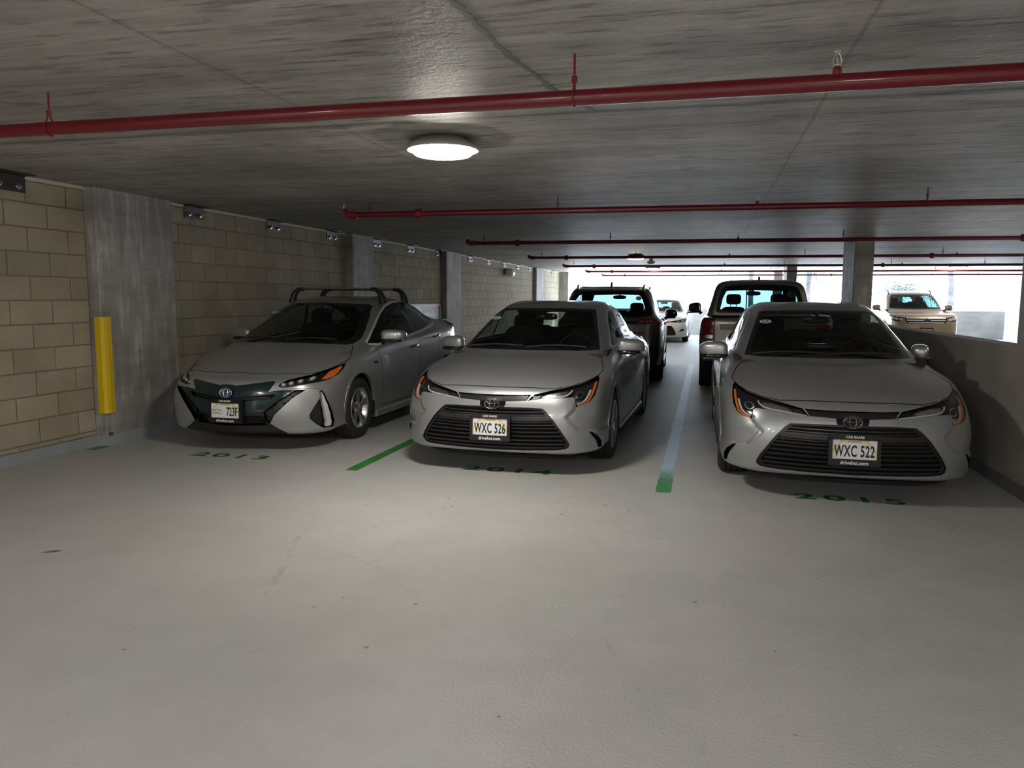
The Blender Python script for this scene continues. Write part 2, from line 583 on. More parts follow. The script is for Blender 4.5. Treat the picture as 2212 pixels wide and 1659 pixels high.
def concrete(name, col, rough, streak=None, stain=(1.2, .12), fine=(35, .06), bump=.15, seams=None, spec=.35, dash=None, bdist=.01):
    m = bpy.data.materials.new(name); m.use_nodes = True
    nt = m.node_tree; b = nt.nodes['Principled BSDF']; L = nt.links.new
    tc = N(nt, 'ShaderNodeTexCoord')
    v = N(nt, 'ShaderNodeVectorMath', operation='SCALE'); v.inputs[0].default_value = col; v.inputs['Scale'].default_value = 1
    scal = None
    def mul(x):
        nonlocal scal
        if scal is None: scal = x
        else:
            q = N(nt, 'ShaderNodeMath', operation='MULTIPLY'); L(scal, q.inputs[0]); L(x, q.inputs[1]); scal = q.outputs[0]
    def layer(vec, sc, amt, lo=.3, hi=.7, det=5, one=False):
        n = N(nt, 'ShaderNodeTexNoise', Scale=sc, Detail=det); L(vec, n.inputs['Vector'])
        r = N(nt, 'ShaderNodeMapRange'); r.inputs['From Min'].default_value = lo; r.inputs['From Max'].default_value = hi
        r.inputs['To Min'].default_value = 1 - amt; r.inputs['To Max'].default_value = 1 if one else 1 + amt
        L(n.outputs[0], r.inputs['Value']); mul(r.outputs[0]); n['r'] = r.name; return n
    layer(tc.outputs['Object'], stain[0], stain[1])
    fn = layer(tc.outputs['Object'], fine[0], fine[1])
    if streak:
        for (sx, sy, sz, amt) in streak:
            mp = N(nt, 'ShaderNodeMapping'); mp.inputs['Scale'].default_value = (sx, sy, sz); L(tc.outputs['Object'], mp.inputs[0])
            sn = layer(mp.outputs[0], 1.0, amt)
    if dash:   # short dark board-grain dashes
        mp = N(nt, 'ShaderNodeMapping'); mp.inputs['Scale'].default_value = dash[:3]; L(tc.outputs['Object'], mp.inputs[0])
        n = nt.nodes[layer(mp.outputs[0], 1.0, dash[3], .54, .68, 3, False)['r']]
        n.inputs['To Min'].default_value = 1; n.inputs['To Max'].default_value = 1 - dash[3]
    h = fn.outputs[0]
    if seams:
        sp = N(nt, 'ShaderNodeSeparateXYZ'); L(tc.outputs['Object'], sp.inputs[0])
        wob = N(nt, 'ShaderNodeTexNoise', Scale=1.3, Detail=3); L(tc.outputs['Object'], wob.inputs['Vector'])
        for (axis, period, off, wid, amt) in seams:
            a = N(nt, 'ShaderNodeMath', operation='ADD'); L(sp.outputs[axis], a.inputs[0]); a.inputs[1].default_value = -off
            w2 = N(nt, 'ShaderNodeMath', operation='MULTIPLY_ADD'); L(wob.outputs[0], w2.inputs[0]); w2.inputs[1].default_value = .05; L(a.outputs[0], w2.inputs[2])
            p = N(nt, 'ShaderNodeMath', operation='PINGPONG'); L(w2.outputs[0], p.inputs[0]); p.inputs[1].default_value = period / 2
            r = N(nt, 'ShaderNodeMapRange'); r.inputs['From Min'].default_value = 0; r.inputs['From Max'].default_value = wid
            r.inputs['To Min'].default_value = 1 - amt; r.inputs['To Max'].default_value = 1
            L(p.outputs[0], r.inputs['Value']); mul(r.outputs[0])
    L(scal, v.inputs['Scale']); L(v.outputs[0], b.inputs['Base Color'])
    b.inputs['Roughness'].default_value = rough; b.inputs['Specular IOR Level'].default_value = spec
    k = N(nt, 'ShaderNodeBump', Strength=bump, Distance=bdist); L(h, k.inputs['Height']); L(k.outputs[0], b.inputs['Normal'])
    return m

def floor_mat():
    m = bpy.data.materials.new('grey_floor_coating'); m.use_nodes = True
    nt = m.node_tree; b = nt.nodes['Principled BSDF']; L = nt.links.new
    tc = N(nt, 'ShaderNodeTexCoord')
    n1 = N(nt, 'ShaderNodeTexNoise', Scale=.55, Detail=4); L(tc.outputs['Object'], n1.inputs['Vector'])
    c = N(nt, 'ShaderNodeValToRGB'); L(n1.outputs[0], c.inputs[0])
    c.color_ramp.elements[0].position = .35; c.color_ramp.elements[0].color = (.395, .40, .385, 1)
    c.color_ramp.elements[1].position = .65; c.color_ramp.elements[1].color = (.45, .445, .435, 1)
    n2 = N(nt, 'ShaderNodeTexNoise', Scale=3.0, Detail=8, Roughness=.7); L(tc.outputs['Object'], n2.inputs['Vector'])
    r2 = N(nt, 'ShaderNodeMapRange'); r2.inputs['From Min'].default_value = .3; r2.inputs['From Max'].default_value = .7; r2.inputs['To Min'].default_value = .92; r2.inputs['To Max'].default_value = 1.05
    L(n2.outputs[0], r2.inputs['Value'])
    # sparse specks
    vo = N(nt, 'ShaderNodeTexVoronoi', Scale=1.7); L(tc.outputs['Object'], vo.inputs['Vector'])
    r3 = N(nt, 'ShaderNodeMapRange'); r3.inputs['From Min'].default_value = .012; r3.inputs['From Max'].default_value = .05; r3.inputs['To Min'].default_value = .82; r3.inputs['To Max'].default_value = 1
    L(vo.outputs['Distance'], r3.inputs['Value'])
    q = N(nt, 'ShaderNodeMath', operation='MULTIPLY'); L(r2.outputs[0], q.inputs[0]); L(r3.outputs[0], q.inputs[1])
    s = N(nt, 'ShaderNodeVectorMath', operation='SCALE'); L(c.outputs[0], s.inputs[0]); L(q.outputs[0], s.inputs['Scale'])
    L(s.outputs[0], b.inputs['Base Color'])
    rr = N(nt, 'ShaderNodeMapRange'); rr.inputs['To Min'].default_value = .48; rr.inputs['To Max'].default_value = .62; L(n1.outputs[0], rr.inputs['Value'])
    L(rr.outputs[0], b.inputs['Roughness'])
    b.inputs['Specular IOR Level'].default_value = .38
    n3 = N(nt, 'ShaderNodeTexNoise', Scale=70, Detail=2); L(tc.outputs['Object'], n3.inputs['Vector'])
    n4 = N(nt, 'ShaderNodeTexNoise', Scale=5, Detail=3); L(tc.outputs['Object'], n4.inputs['Vector'])
    ad = N(nt, 'ShaderNodeMath', operation='MULTIPLY_ADD'); L(n4.outputs[0], ad.inputs[0]); ad.inputs[1].default_value = 1.5; L(n3.outputs[0], ad.inputs[2])
    k = N(nt, 'ShaderNodeBump', Strength=.5, Distance=.005); L(ad.outputs[0], k.inputs['Height']); L(k.outputs[0], b.inputs['Normal'])
    return m

def block_mat():
    m = bpy.data.materials.new('tan_concrete_block'); m.use_nodes = True
    nt = m.node_tree; b = nt.nodes['Principled BSDF']; L = nt.links.new
    tc = N(nt, 'ShaderNodeTexCoord'); oi = N(nt, 'ShaderNodeObjectInfo')
    mx = N(nt, 'ShaderNodeMix', data_type='RGBA'); L(oi.outputs['Random'], mx.inputs['Factor'])
    mx.inputs['A'].default_value = (.35, .305, .225, 1); mx.inputs['B'].default_value = (.42, .365, .27, 1)
    g = N(nt, 'ShaderNodeTexNoise', Scale=120, Detail=5, Roughness=.7); ge = N(nt, 'ShaderNodeNewGeometry')
    L(ge.outputs['Position'], g.inputs['Vector'])
    g2 = N(nt, 'ShaderNodeTexNoise', Scale=2.2, Detail=5); L(ge.outputs['Position'], g2.inputs['Vector'])
    r = N(nt, 'ShaderNodeMapRange'); r.inputs['To Min'].default_value = .72; r.inputs['To Max'].default_value = 1.25; L(g.outputs[0], r.inputs['Value'])
    r2 = N(nt, 'ShaderNodeMapRange'); r2.inputs['From Min'].default_value = .3; r2.inputs['From Max'].default_value = .7; r2.inputs['To Min'].default_value = .86; r2.inputs['To Max'].default_value = 1.1; L(g2.outputs[0], r2.inputs['Value'])
    q = N(nt, 'ShaderNodeMath', operation='MULTIPLY'); L(r.outputs[0], q.inputs[0]); L(r2.outputs[0], q.inputs[1])
    s = N(nt, 'ShaderNodeVectorMath', operation='SCALE'); L(mx.outputs['Result'], s.inputs[0]); L(q.outputs[0], s.inputs['Scale'])
    L(s.outputs[0], b.inputs['Base Color']); b.inputs['Roughness'].default_value = .9; b.inputs['Specular IOR Level'].default_value = .2
    k = N(nt, 'ShaderNodeBump', Strength=.5, Distance=.004); L(g.outputs[0], k.inputs['Height']); L(k.outputs[0], b.inputs['Normal'])
    return m

CZ = 2.475
G_ = {}
G_['floor'] = floor_mat()
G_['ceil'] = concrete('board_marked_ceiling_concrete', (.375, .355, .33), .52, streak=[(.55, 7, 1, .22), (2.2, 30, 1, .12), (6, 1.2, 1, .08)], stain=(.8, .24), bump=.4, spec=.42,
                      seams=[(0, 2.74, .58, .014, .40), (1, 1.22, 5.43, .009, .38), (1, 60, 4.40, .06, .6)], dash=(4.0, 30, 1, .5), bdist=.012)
G_['col'] = concrete('grey_cast_concrete', (.30, .285, .265), .75, streak=[(3, 3, 14, .10), (9, 9, 1.4, .16)], stain=(2.0, .22), bump=.25, dash=(16, 16, 2.6, -.38))
G_['par'] = concrete('parapet_concrete', (.33, .305, .27), .8, streak=[(2, 2, 8, .08)], stain=(1.6, .16), bump=.3)
G_['mortar'] = mat('mortar_joint', (.25, .22, .17), .95)
G_['block'] = block_mat()
G_['base'] = mat('blue_grey_base_coat', (.30, .33, .345), .5, bump=(20, .3), var=(6, .08))
G_['foam'] = mat('pale_joint_filler', (.62, .57, .47), .8, bump=(30, .5))
G_['steel'] = mat('primer_brown_steel', (.05, .028, .028), .5, .2)
G_['zinc'] = mat('zinc_bolt', (.6, .6, .6), .25, 1.0)
G_['red'] = mat('red_painted_pipe', (.15, .005, .013), .3, coat=.25)
G_['reddark'] = mat('red_painted_hanger', (.22, .012, .018), .45)
G_['brass'] = mat('pale_sprinkler_metal', (.6, .6, .56), .35, .8)
G_['green'] = mat('green_line_paint', (.028, .235, .035), .45, var=(9, .25), bump=(60, .3))
G_['greendark'] = mat('green_stencil_paint', (.02, .13, .03), .5, var=(12, .25))
G_['yellow'] = mat('yellow_guard', (.72, .50, .004), .45)
G_['lamp'] = mat('lamp_housing', (.36, .33, .29), .45)
G_['lampdark'] = mat('dark_lamp_housing', (.05, .04, .035), .5)
G_['lens_on'] = mat('lit_lamp_lens', (1, .95, .85), .4, emit=(1.0, .94, .85), es=56)
G_['lens_fill'] = mat('strong_fill_lamp_lens', (1, .95, .85), .4, emit=(1.0, .97, .93), es=150)  # stronger emission for the added, unseen fill lamps
G_['lens_far'] = mat('lit_far_lamp_lens', (1, .95, .85), .4, emit=(1.0, .9, .76), es=30)
G_['skid'] = None

def worn_line():
    m = bpy.data.materials.new('worn_green_and_white_line_paint'); m.use_nodes = True
    nt = m.node_tree; b = nt.nodes['Principled BSDF']; L = nt.links.new
    tc = N(nt, 'ShaderNodeTexCoord'); sp = N(nt, 'ShaderNodeSeparateXYZ'); L(tc.outputs['Object'], sp.inputs[0])
    n = N(nt, 'ShaderNodeTexNoise', Scale=60, Detail=4); L(tc.outputs['Object'], n.inputs['Vector'])
    n2 = N(nt, 'ShaderNodeTexNoise', Scale=6, Detail=4); L(tc.outputs['Object'], n2.inputs['Vector'])
    r = N(nt, 'ShaderNodeMapRange'); r.inputs['From Min'].default_value = 5.95; r.inputs['From Max'].default_value = 7.3; L(sp.outputs['Y'], r.inputs['Value'])
    a = N(nt, 'ShaderNodeMath', operation='ADD'); L(r.outputs[0], a.inputs[0]); L(n.outputs[0], a.inputs[1])
    st = N(nt, 'ShaderNodeMapRange'); st.inputs['From Min'].default_value = .72; st.inputs['From Max'].default_value = .95; L(a.outputs[0], st.inputs['Value'])
    mx = N(nt, 'ShaderNodeMix', data_type='RGBA'); L(st.outputs[0], mx.inputs['Factor'])
    mx.inputs['A'].default_value = (.028, .22, .045, 1)
    mw = N(nt, 'ShaderNodeMix', data_type='RGBA'); L(n2.outputs[0], mw.inputs['Factor'])
    mw.inputs['A'].default_value = (.30, .42, .56, 1); mw.inputs['B'].default_value = (.50, .64, .78, 1)  # white paint tinted blue, the sky's reflection put into its colour
    L(mw.outputs['Result'], mx.inputs['B']); L(mx.outputs['Result'], b.inputs['Base Color'])
    b.inputs['Roughness'].default_value = .5; b.inputs['Coat Weight'].default_value = 0; b.inputs['Specular IOR Level'].default_value = .35
    k = N(nt, 'ShaderNodeBump', Strength=.12, Distance=.002); L(n.outputs[0], k.inputs['Height']); L(k.outputs[0], b.inputs['Normal'])
    return m

def faint(name, col, amt):
    m = bpy.data.materials.new(name); m.use_nodes = True
    nt = m.node_tree; L = nt.links.new
    b = nt.nodes['Principled BSDF']; b.inputs['Base Color'].default_value = (*col, 1); b.inputs['Roughness'].default_value = .6
    o = nt.nodes['Material Output']; t = N(nt, 'ShaderNodeBsdfTransparent'); mx = N(nt, 'ShaderNodeMixShader')
    tc = N(nt, 'ShaderNodeTexCoord'); n = N(nt, 'ShaderNodeTexNoise', Scale=9, Detail=6, Roughness=.7); L(tc.outputs['Object'], n.inputs['Vector'])
    r = N(nt, 'ShaderNodeMapRange'); r.inputs['From Min'].default_value = .42; r.inputs['From Max'].default_value = .62; r.inputs['To Min'].default_value = 0; r.inputs['To Max'].default_value = amt
    L(n.outputs[0], r.inputs['Value']); L(r.outputs[0], mx.inputs[0]); L(t.outputs[0], mx.inputs[1]); L(b.outputs[0], mx.inputs[2]); L(mx.outputs[0], o.inputs[0])
    return m

# ------------------------------------------------------------------ the setting
def struct(name, mb, m, **k):
    o = mb.build(name, m); o['kind'] = 'structure'
    return o
XW = -5.71; XP = 2.275
fl = struct('floor', MB().box(-6.2, 11.8, -10, 33.0, -.3, 0), G_['floor'])
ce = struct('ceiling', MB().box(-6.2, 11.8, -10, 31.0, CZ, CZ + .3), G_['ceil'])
wl = struct('wall_left', MB().box(-6.2, XW - .012, -10, 30.75, 0, CZ), G_['mortar'])
struct('wall_back', MB().box(-6.2, 11.8, -10.3, -10, 0, CZ), G_['par'])
struct('wall_right', MB().box(11.5, 11.8, -10, 31.0, 0, CZ), G_['par'])
# --- concrete blocks of the left wall, one by one near the camera
BH, BL, BZ = .21, .4405, .149
pil = [(6.18, 7.27), (11.63, 12.45), (16.32, 17.38), (25.7, 26.9)]
bme = MB().bevbox(0, .03, .005, BL - .006, .005, BH - .006, .004).mesh('block')
half_me = {}
def block_obj(y0, y1, z0, z1):
    k = (round(y1 - y0, 3), round(z1 - z0, 3))
    if k not in half_me:
        half_me[k] = MB().bevbox(0, .03, .005, k[0] - .005, .005, k[1] - .005, .004).mesh('block')
    o = link('block', half_me[k], G_['block'], wl, (XW - .03 + RNG.uniform(-.002, .002), y0, z0))
    return o
far = MB(); nb = 0
for r in range(-1, 12):
    z0 = .104 if r < 0 else BZ + r * BH - .0
    z1 = BZ if r < 0 else min(BZ + (r + 1) * BH, 2.438)
    if z0 > 2.4: continue
    y = 5.53 + (0 if r % 2 == 0 else BL / 2) - 8 * BL + .0
    while y < 30.7:
        a, b_ = y, y + BL
        y += BL
        for (p0, p1) in pil:
            if a > p0 - .02 and b_ < p1 + .02: a = b_ = 0
            elif a < p0 < b_: b_ = p0
            elif a < p1 < b_: a = p1
        if b_ - a < .03: continue
        if 4.5 < a < 13.6 and nb < 292:
            block_obj(a, b_, z0, z1); nb += 1
        else:
            far.bevbox(XW - .03, XW, a + .005, b_ - .005, z0 + .005, z1 - .005, .004)
fo = far.build('block', G_['block'], wl); fo['kind'] = 'stuff'
f2 = MB()
ys = [-10] + [y for p in pil for y in p] + [30.7]
for i in range(0, len(ys), 2):
    n = max(1, int((ys[i + 1] - ys[i]) / .5)); st = (ys[i + 1] - ys[i]) / n
    for j in range(n):
        e = RNG.uniform(0, .012)
        f2.box(XW - .03, XW + .004 + e * .4, ys[i] + j * st, ys[i] + (j + 1) * st, 2.438 + e * .4, CZ - .003)
o = f2.build('joint_filler', G_['foam'], wl)
# --- pilasters, columns, parapets
for i, (a, b_) in enumerate(pil):
    o = struct('trim_%d' % (i + 1), MB().bevbox(XW - .02, -5.585, a, b_, 0, CZ, .012), G_['col'])
ba = MB()
for i in range(0, len(ys), 2): ba.box(XW - .01, XW + .004, ys[i], ys[i + 1], 0, .102)
for a, b_ in pil: ba.box(XW - .01, -5.580, a - .005, b_ + .005, 0, .102)
struct('baseboard_left', ba, G_['base'])
struct('trim_5', MB().bevbox(-5.75, -5.35, 30.55, 31.0, 0, CZ, .01), G_['col'])
struct('trim_6', MB().box(XP, XP + .31, 5.4, 6.52, 0, CZ), G_['par'])
struct('wall_parapet_near', MB().box(XP, XP + .2, -4.0, 5.4, 0, 1.10), G_['par'])
struct('trim_7', MB().bevbox(2.37, 2.67, 13.9, 15.03, 0, CZ, .012), G_['col'])
struct('trim_8', MB().bevbox(2.43, 2.73, 25.65, 26.8, 0, CZ, .012), G_['col'])
struct('trim_9', MB().bevbox(2.45, 2.76, 30.6, 31.0, 0, CZ, .012), G_['col'])
pr = struct('wall_parapet', MB().box(XP, XP + .2, 6.52, 30.5, 0, 1.10), G_['par'])
struct('baseboard_right', MB().box(XP - .006, XP + .01, -2.0, 30.5, 0, .102), mat('dark_grey_base_coat', (.16, .165, .165), .5, var=(5, .1)))
struct('wall_far', MB().bevbox(-6.2, 10.62, 31.7, 31.9, -.3, 1.035, .01), G_['par'])
struct('trim_10', MB().bevbox(10.75, 11.3, 31.4, 32.0, -.3, CZ + .3, .01), mat('white_painted_concrete', (.78, .80, .82), .7))
# ceiling crack filled with sealant, hook
pts = [(-.90, 2.3), (-.885, 2.66), (-.87, 2.95), (-.845, 3.3), (-.80, 3.6), (-.76, 3.89), (-.69, 4.15), (-.632, 4.36)]
pts = smooth_line(pts, 8)
rg = random.Random(3)
pts = [(x + rg.uniform(-.006, .006), y) for x, y in pts]
MB().prism(strip(pts, [.016 + rg.uniform(0, .022) for _ in pts]), lambda a, b, d: (a, b, CZ - d), -.004, .004).build('crack_sealant', mat('grey_sealant', (.20, .205, .20), .6), ce)
# --- far-bay floor markings and joints
for (yy, w_) in ((15.2, .012),):
    MB().box(-5.7, XP, yy - w_, yy + w_, -.001, .0012).build('expansion_joint', mat('joint_sealant', (.36, .36, .36), .5), fl)

# ------------------------------------------------------------------ floor paint
def line_thing(name, x0, x1, y0, y1, m, label, rag=.004, n=60):
    rr = random.Random(int(y0 * 100 + x0 * 10))
    L = [(x0 + rr.uniform(-rag, rag), y0 + (y1 - y0) * i / n) for i in range(n + 1)]
    R_ = [(x1 + rr.uniform(-rag, rag), y0 + (y1 - y0) * i / n) for i in range(n + 1)]
    v = []; f = []
    for i in range(n + 1): v += [(L[i][0], L[i][1], .0018), (R_[i][0], R_[i][1], .0018)]
    for i in range(n): f.append((2 * i, 2 * i + 1, 2 * i + 3, 2 * i + 2))
    for i in range(n + 1): v += [(L[i][0], L[i][1], 0), (R_[i][0], R_[i][1], 0)]
    k = 2 * (n + 1)
    for i in range(n):
        f.append((2 * i, 2 * i + 2, k + 2 * i + 2, k + 2 * i)); f.append((2 * i + 1, k + 2 * i + 1, k + 2 * i + 3, 2 * i + 3))
    f.append((0, k, k + 1, 1)); f.append((2 * n, 2 * n + 1, k + 2 * n + 1, k + 2 * n))
    o = MB().add(v, f).build(name, m)
    return tag(o, label, 'floor line', kind=None)
wm = worn_line()
line_thing('parking_line', -2.905, -2.80, 5.83, 17.5, G_['green'], 'bright green painted floor line between the hatchback and the middle sedan')
line_thing('parking_line', -.325, -.215, 5.76, 17.55, wm, 'worn pale blue and green floor line between the two silver sedans', .007, 140)
line_thing('parking_line', -5.66, -5.555, 5.98, 6.17, G_['green'], 'short green paint patch at the foot of the left wall', .004, 4)
def fatnum(txt, x, y, label, s=.215):
    root = empty('bay_number', (x, y, 0), 0, label, 'floor marking')
    for k, ch in enumerate(txt):
        me = text_mesh(ch, s, 'digit', .0009, .0045, sx=1.5)
        me.transform(Matrix.Translation(((k - 1.5) * .205, 0, .0011)))
        link('digit', me, G_['greendark'], root)
fatnum('2013', -4.17, 6.085, 'green stencilled bay number 2013 on the floor before the hatchback')
fatnum('2014', -1.585, 6.175, 'green stencilled bay number 2014 half under the middle sedan')
fatnum('2015', 1.06, 5.91, 'green stencilled bay number 2015 before the right-hand sedan')
# scuffs and tyre marks on the floor coating
sk1 = faint('faint_tyre_mark', (.24, .23, .21), .14); sk2 = faint('faint_scuff', (.28, .27, .25), .07); sk3 = faint('pale_green_smear', (.66, .86, .76), .9)
def film(q):
    t = tessellate_polygon([[Vector((a, b, 0)) for a, b in q]])
    return MB().add([(a, b, .0012) for a, b in q], [tuple(i) for i in t])
def scuff(pts, w, m, name='tire_mark'):
    q = strip(smooth_line(pts, 6), w)
    film(q).build(name, m, fl)
scuff([(-2.05, 3.22), (-2.12, 3.45), (-2.22, 3.75), (-2.33, 4.0), (-2.38, 4.25)], .035, sk1)
scuff([(-.93, 5.2), (-.80, 4.8), (-.55, 4.35), (-.36, 4.0), (-.29, 3.78)], .03, sk2)
scuff([(-.35, 3.7), (-.39, 3.35), (-.30, 2.95), (-.12, 2.65), (.05, 2.40)], .03, sk2)
scuff([(-1.75, 4.25), (-1.72, 3.9), (-1.78, 3.6)], .02, sk2)
scuff([(-2.2, 3.95), (-1.9, 3.85), (-1.55, 3.62), (-1.3, 3.35)], .03, sk2)
for (cx, cy, w_, h_, nm) in ((-.62, 3.46, .10, .05, 0), (-.43, 3.48, .13, .05, 0)):
    film(ell(cx, cy, w_ * .5, h_ * .5, 16)).build('paint_smear', sk3, fl)
rg = random.Random(5)
spots = MB()
for k in range(60):
    x = rg.uniform(-3.6, 1.8); y = rg.uniform(2.4, 5.4); r_ = rg.choice([.003, .004, .005, .008, .012])
    spots.prism([(x + r_ * rg.uniform(.6, 1.3) * math.cos(t), y + r_ * rg.uniform(.6, 1.3) * math.sin(t)) for t in [i * math.pi / 3.5 for i in range(7)]], lambda a, b, d: (a, b, d), 0, .0008)
o = spots.build('dirt_speck', mat('dirt_speck', (.27, .25, .22), .8), fl); o['kind'] = 'stuff'
# dry leaf on the floor
lf = MB()
lp = [(-.06, 0), (-.03, .012), (.0, .016), (.03, .010), (.06, .0), (.03, -.011), (0, -.014), (-.03, -.009)]
v = [(x, y, .002 + .006 * abs(y) * 60 * .02 + .004 * math.sin(x * 40)) for x, y in lp]
lf.add(v + [(a, b, c + .001) for a, b, c in v], [tuple(range(8)), tuple(range(15, 7, -1))] + [(i, (i + 1) % 8, 8 + (i + 1) % 8, 8 + i) for i in range(8)])
o = lf.build('dry_leaf', mat('dry_leaf_brown', (.16, .12, .085), .8), None, (-3.575, 3.48, 0)); o.rotation_euler = (0, 0, .5)
tag(o, 'small dry brown leaf lying on the floor at left', 'leaf')

# ------------------------------------------------------------------ yellow guards
def guard(x, y, z0, z1, w, label, flip=1):
    m = MB()
    pr_ = [(x - .055, y - .012), (x - .055, y - .03), (x + .01, y - .032), (x + .036, y - .012), (x + .045, y + .02), (x + .042, y + w), (x + .012, y + w), (x + .012, y + .01), (x, y - .006)]
    m.prism(pr_, lambda a, b, d: (a, b, d), z0, z1)
    o = m.build('corner_guard', G_['yellow'])
    return tag(o, label, 'corner guard')
guard(-5.585, 6.18, .325, 1.252, .075, 'yellow corner guard on the nearest wall pilaster')
m = MB().bevbox(-5.70, -5.655, 17.40, 17.46, .3, 1.25, .008)
tag(m.build('corner_guard', G_['yellow']), 'slim yellow guard strip beside the third wall pilaster', 'corner guard')
m = MB().bevbox(-5.58, -5.562, 6.19, 6.235, .105, .135, .004)
tag(m.build('floor_tag', mat('dull_red_tag', (.25, .03, .02), .6)), 'small red tag low on the nearest pilaster', 'tag')

# ------------------------------------------------------------------ steel brackets at the wall head
def bracket(y, label=None):
    root = empty('wall_bracket', (XW, y, CZ), 0, label or 'dark steel angle bracket bolted at the head of the block wall', 'bracket', 'steel brackets along the left wall head')
    m = MB(); m.bevbox(.0, .012, -.172, .172, -.15, -.001, .002); m.bevbox(.0, .13, -.172, .172, -.013, -.001, .002)
    m.build('angle_plate', G_['steel'], root)
    for s in (-1, 1):
        b = MB()
        b.lathe([(.0, .050), (.010, .050), (.011, .030), (.020, .029), (.021, .018), (.027, .017), (.027, .012)], 8, 'x', (0, s * .095, -.10), False)
        b.build('bolt', G_['zinc'], root)
    return root
b0 = bracket(5.36, 'dark steel bracket at the left edge, nearest of the wall-head brackets')
for y in (7.79, 9.47, 11.15, 12.85, 14.47, 16.12, 18.46, 20.14, 21.82, 23.48, 25.15, 28.98):
    c = copy_tree(b0); c.location = (XW, y, CZ)
    nm = {7.79: 'dark steel wall bracket just beyond the nearest pilaster', 9.47: 'dark steel wall bracket midway between first and second pilaster', 11.15: 'dark steel wall bracket just before the second pilaster',
          12.85: 'dark steel wall bracket just beyond the second pilaster', 14.47: 'dark steel wall bracket midway between second and third pilaster', 16.12: 'dark steel wall bracket just before the third pilaster',
          18.46: 'first small wall bracket beyond the third pilaster', 20.14: 'second small wall bracket beyond the third pilaster', 21.82: 'small wall bracket right above the ball lamp', 23.48: 'first small wall bracket past the ball lamp',
          25.15: 'small wall bracket just before the fourth pilaster', 28.98: 'farthest wall bracket near the open end'}[y]
    c['label'] = nm
# ball-like wall lamp
r = empty('wall_lamp', (XW, 21.98, 2.17), 0, 'round bulbous lamp on the left wall between pilasters', 'lamp')
MB().bevbox(0, .06, -.12, .12, -.06, .12, .01).build('bracket', G_['lamp'], r)
MB().add(*sup(.14, 0, 0, .13, .20, .13, .8), True).build('bowl', mat('pale_lamp_bowl', (.7, .68, .62), .2, coat=.5), r)
# sign on the wall
r = empty('zone_sign', (XW, 14.3, .78), 0, 'framed white zone sign on block wall behind the hatchback', 'sign')
m = MB(); L_ = 1.9; H_ = .53
for (a, b_, c, d) in ((0, L_, 0, .03), (0, L_, H_ - .045, H_), (0, .10, .03, H_ - .04), (L_ - .10, L_, .03, H_ - .04)): m.box(.002, .03, a, b_, c, d)
m.build('frame', M['black'], r)
MB().box(.002, .012, .04, L_ - .04, .03, H_ - .03).build('sign_panel', mat('sign_white', (.5, .49, .47), .5), r)
MB().box(.012, .014, .04, L_ - .04, .03, .27).build('teal_band', mat('sign_teal', (.05, .25, .22), .5), r)
def wtext(s_, size, y, z, mt, sx=1.0, al='RIGHT'):
    me = text_mesh(s_, size, 'lettering', .001, .008, al, sx)
    me.transform(toM(Vector((0, 1, 0)), Vector((0, 0, 1)), Vector((1, 0, 0)), Vector((.0135, y, z))))
    link('lettering', me, mt, r)
wtext('ZONE', .15, L_ - .24, .395, mat('sign_red', (.30, .012, .02), .5), 2.2)

# ------------------------------------------------------------------ ceiling lamps
def ceiling_lamp(x, y, lit, label, dark=False):
    root = empty('ceiling_lamp', (x, y, CZ), 0, label, 'lamp', 'round ceiling lamps')
    h = MB().lathe([(.08, -.002), (.15, -.004), (.235, -.055), (.245, -.07), (.238, -.082), (.212, -.078), (.205, -.066), (.0, -.06)], 40, 'z')
    h.build('housing', G_['lampdark'] if dark else G_['lamp'], root)
    l = MB().lathe([(.205, -.070), (.20, -.090), (.18, -.108), (.12, -.120), (.0, -.124)], 36, 'z')
    l.build('lens', lit, root)
    return root
ceiling_lamp(-1.685, 4.86, G_['lens_on'], 'lit round ceiling lamp above the middle sedan, nearest of all')
ceiling_lamp(-1.63, 18.45, G_['lens_far'], 'dark rimmed ceiling lamp beyond the fourth pipe, over the dark suv', True)
ceiling_lamp(-1.66, 25.0, G_['lens_far'], 'dark rimmed ceiling lamp farther back near the open end', True)
ceiling_lamp(7.07, 25.0, G_['lens_far'], 'dark rimmed ceiling lamp in the next bay above the gold suv', True)
for (x, y, t) in ((-1.69, -1.9, 'ceiling lamp behind the viewpoint, in line with the lit one'), (-5.0, -3.2, 'ceiling lamp behind the viewpoint by the block wall'), (1.35, -1.6, 'ceiling lamp behind the viewpoint to the right'),
                  (-1.69, -7.5, 'ceiling lamp far behind the viewpoint'), (7.0, 4.6, 'ceiling lamp in the next bay beside the viewpoint'), (7.0, 11.5, 'ceiling lamp in the next bay behind the right-hand sedan')):
    ceiling_lamp(x, y, G_['lens_fill'], t)  # unseen lamps added to brighten the near floor and ceiling
r = empty('smoke_detector', (-1.42, 20.6, CZ), 0, 'small round detector on ceiling beside the far lamp', 'detector')
MB().lathe([(.05, -.0), (.05, -.05), (.10, -.06), (.105, -.10), (.07, -.13), (0, -.135)], 20, 'z').build('detector_body', mat('detector_grey', (.4, .38, .35), .5), r)

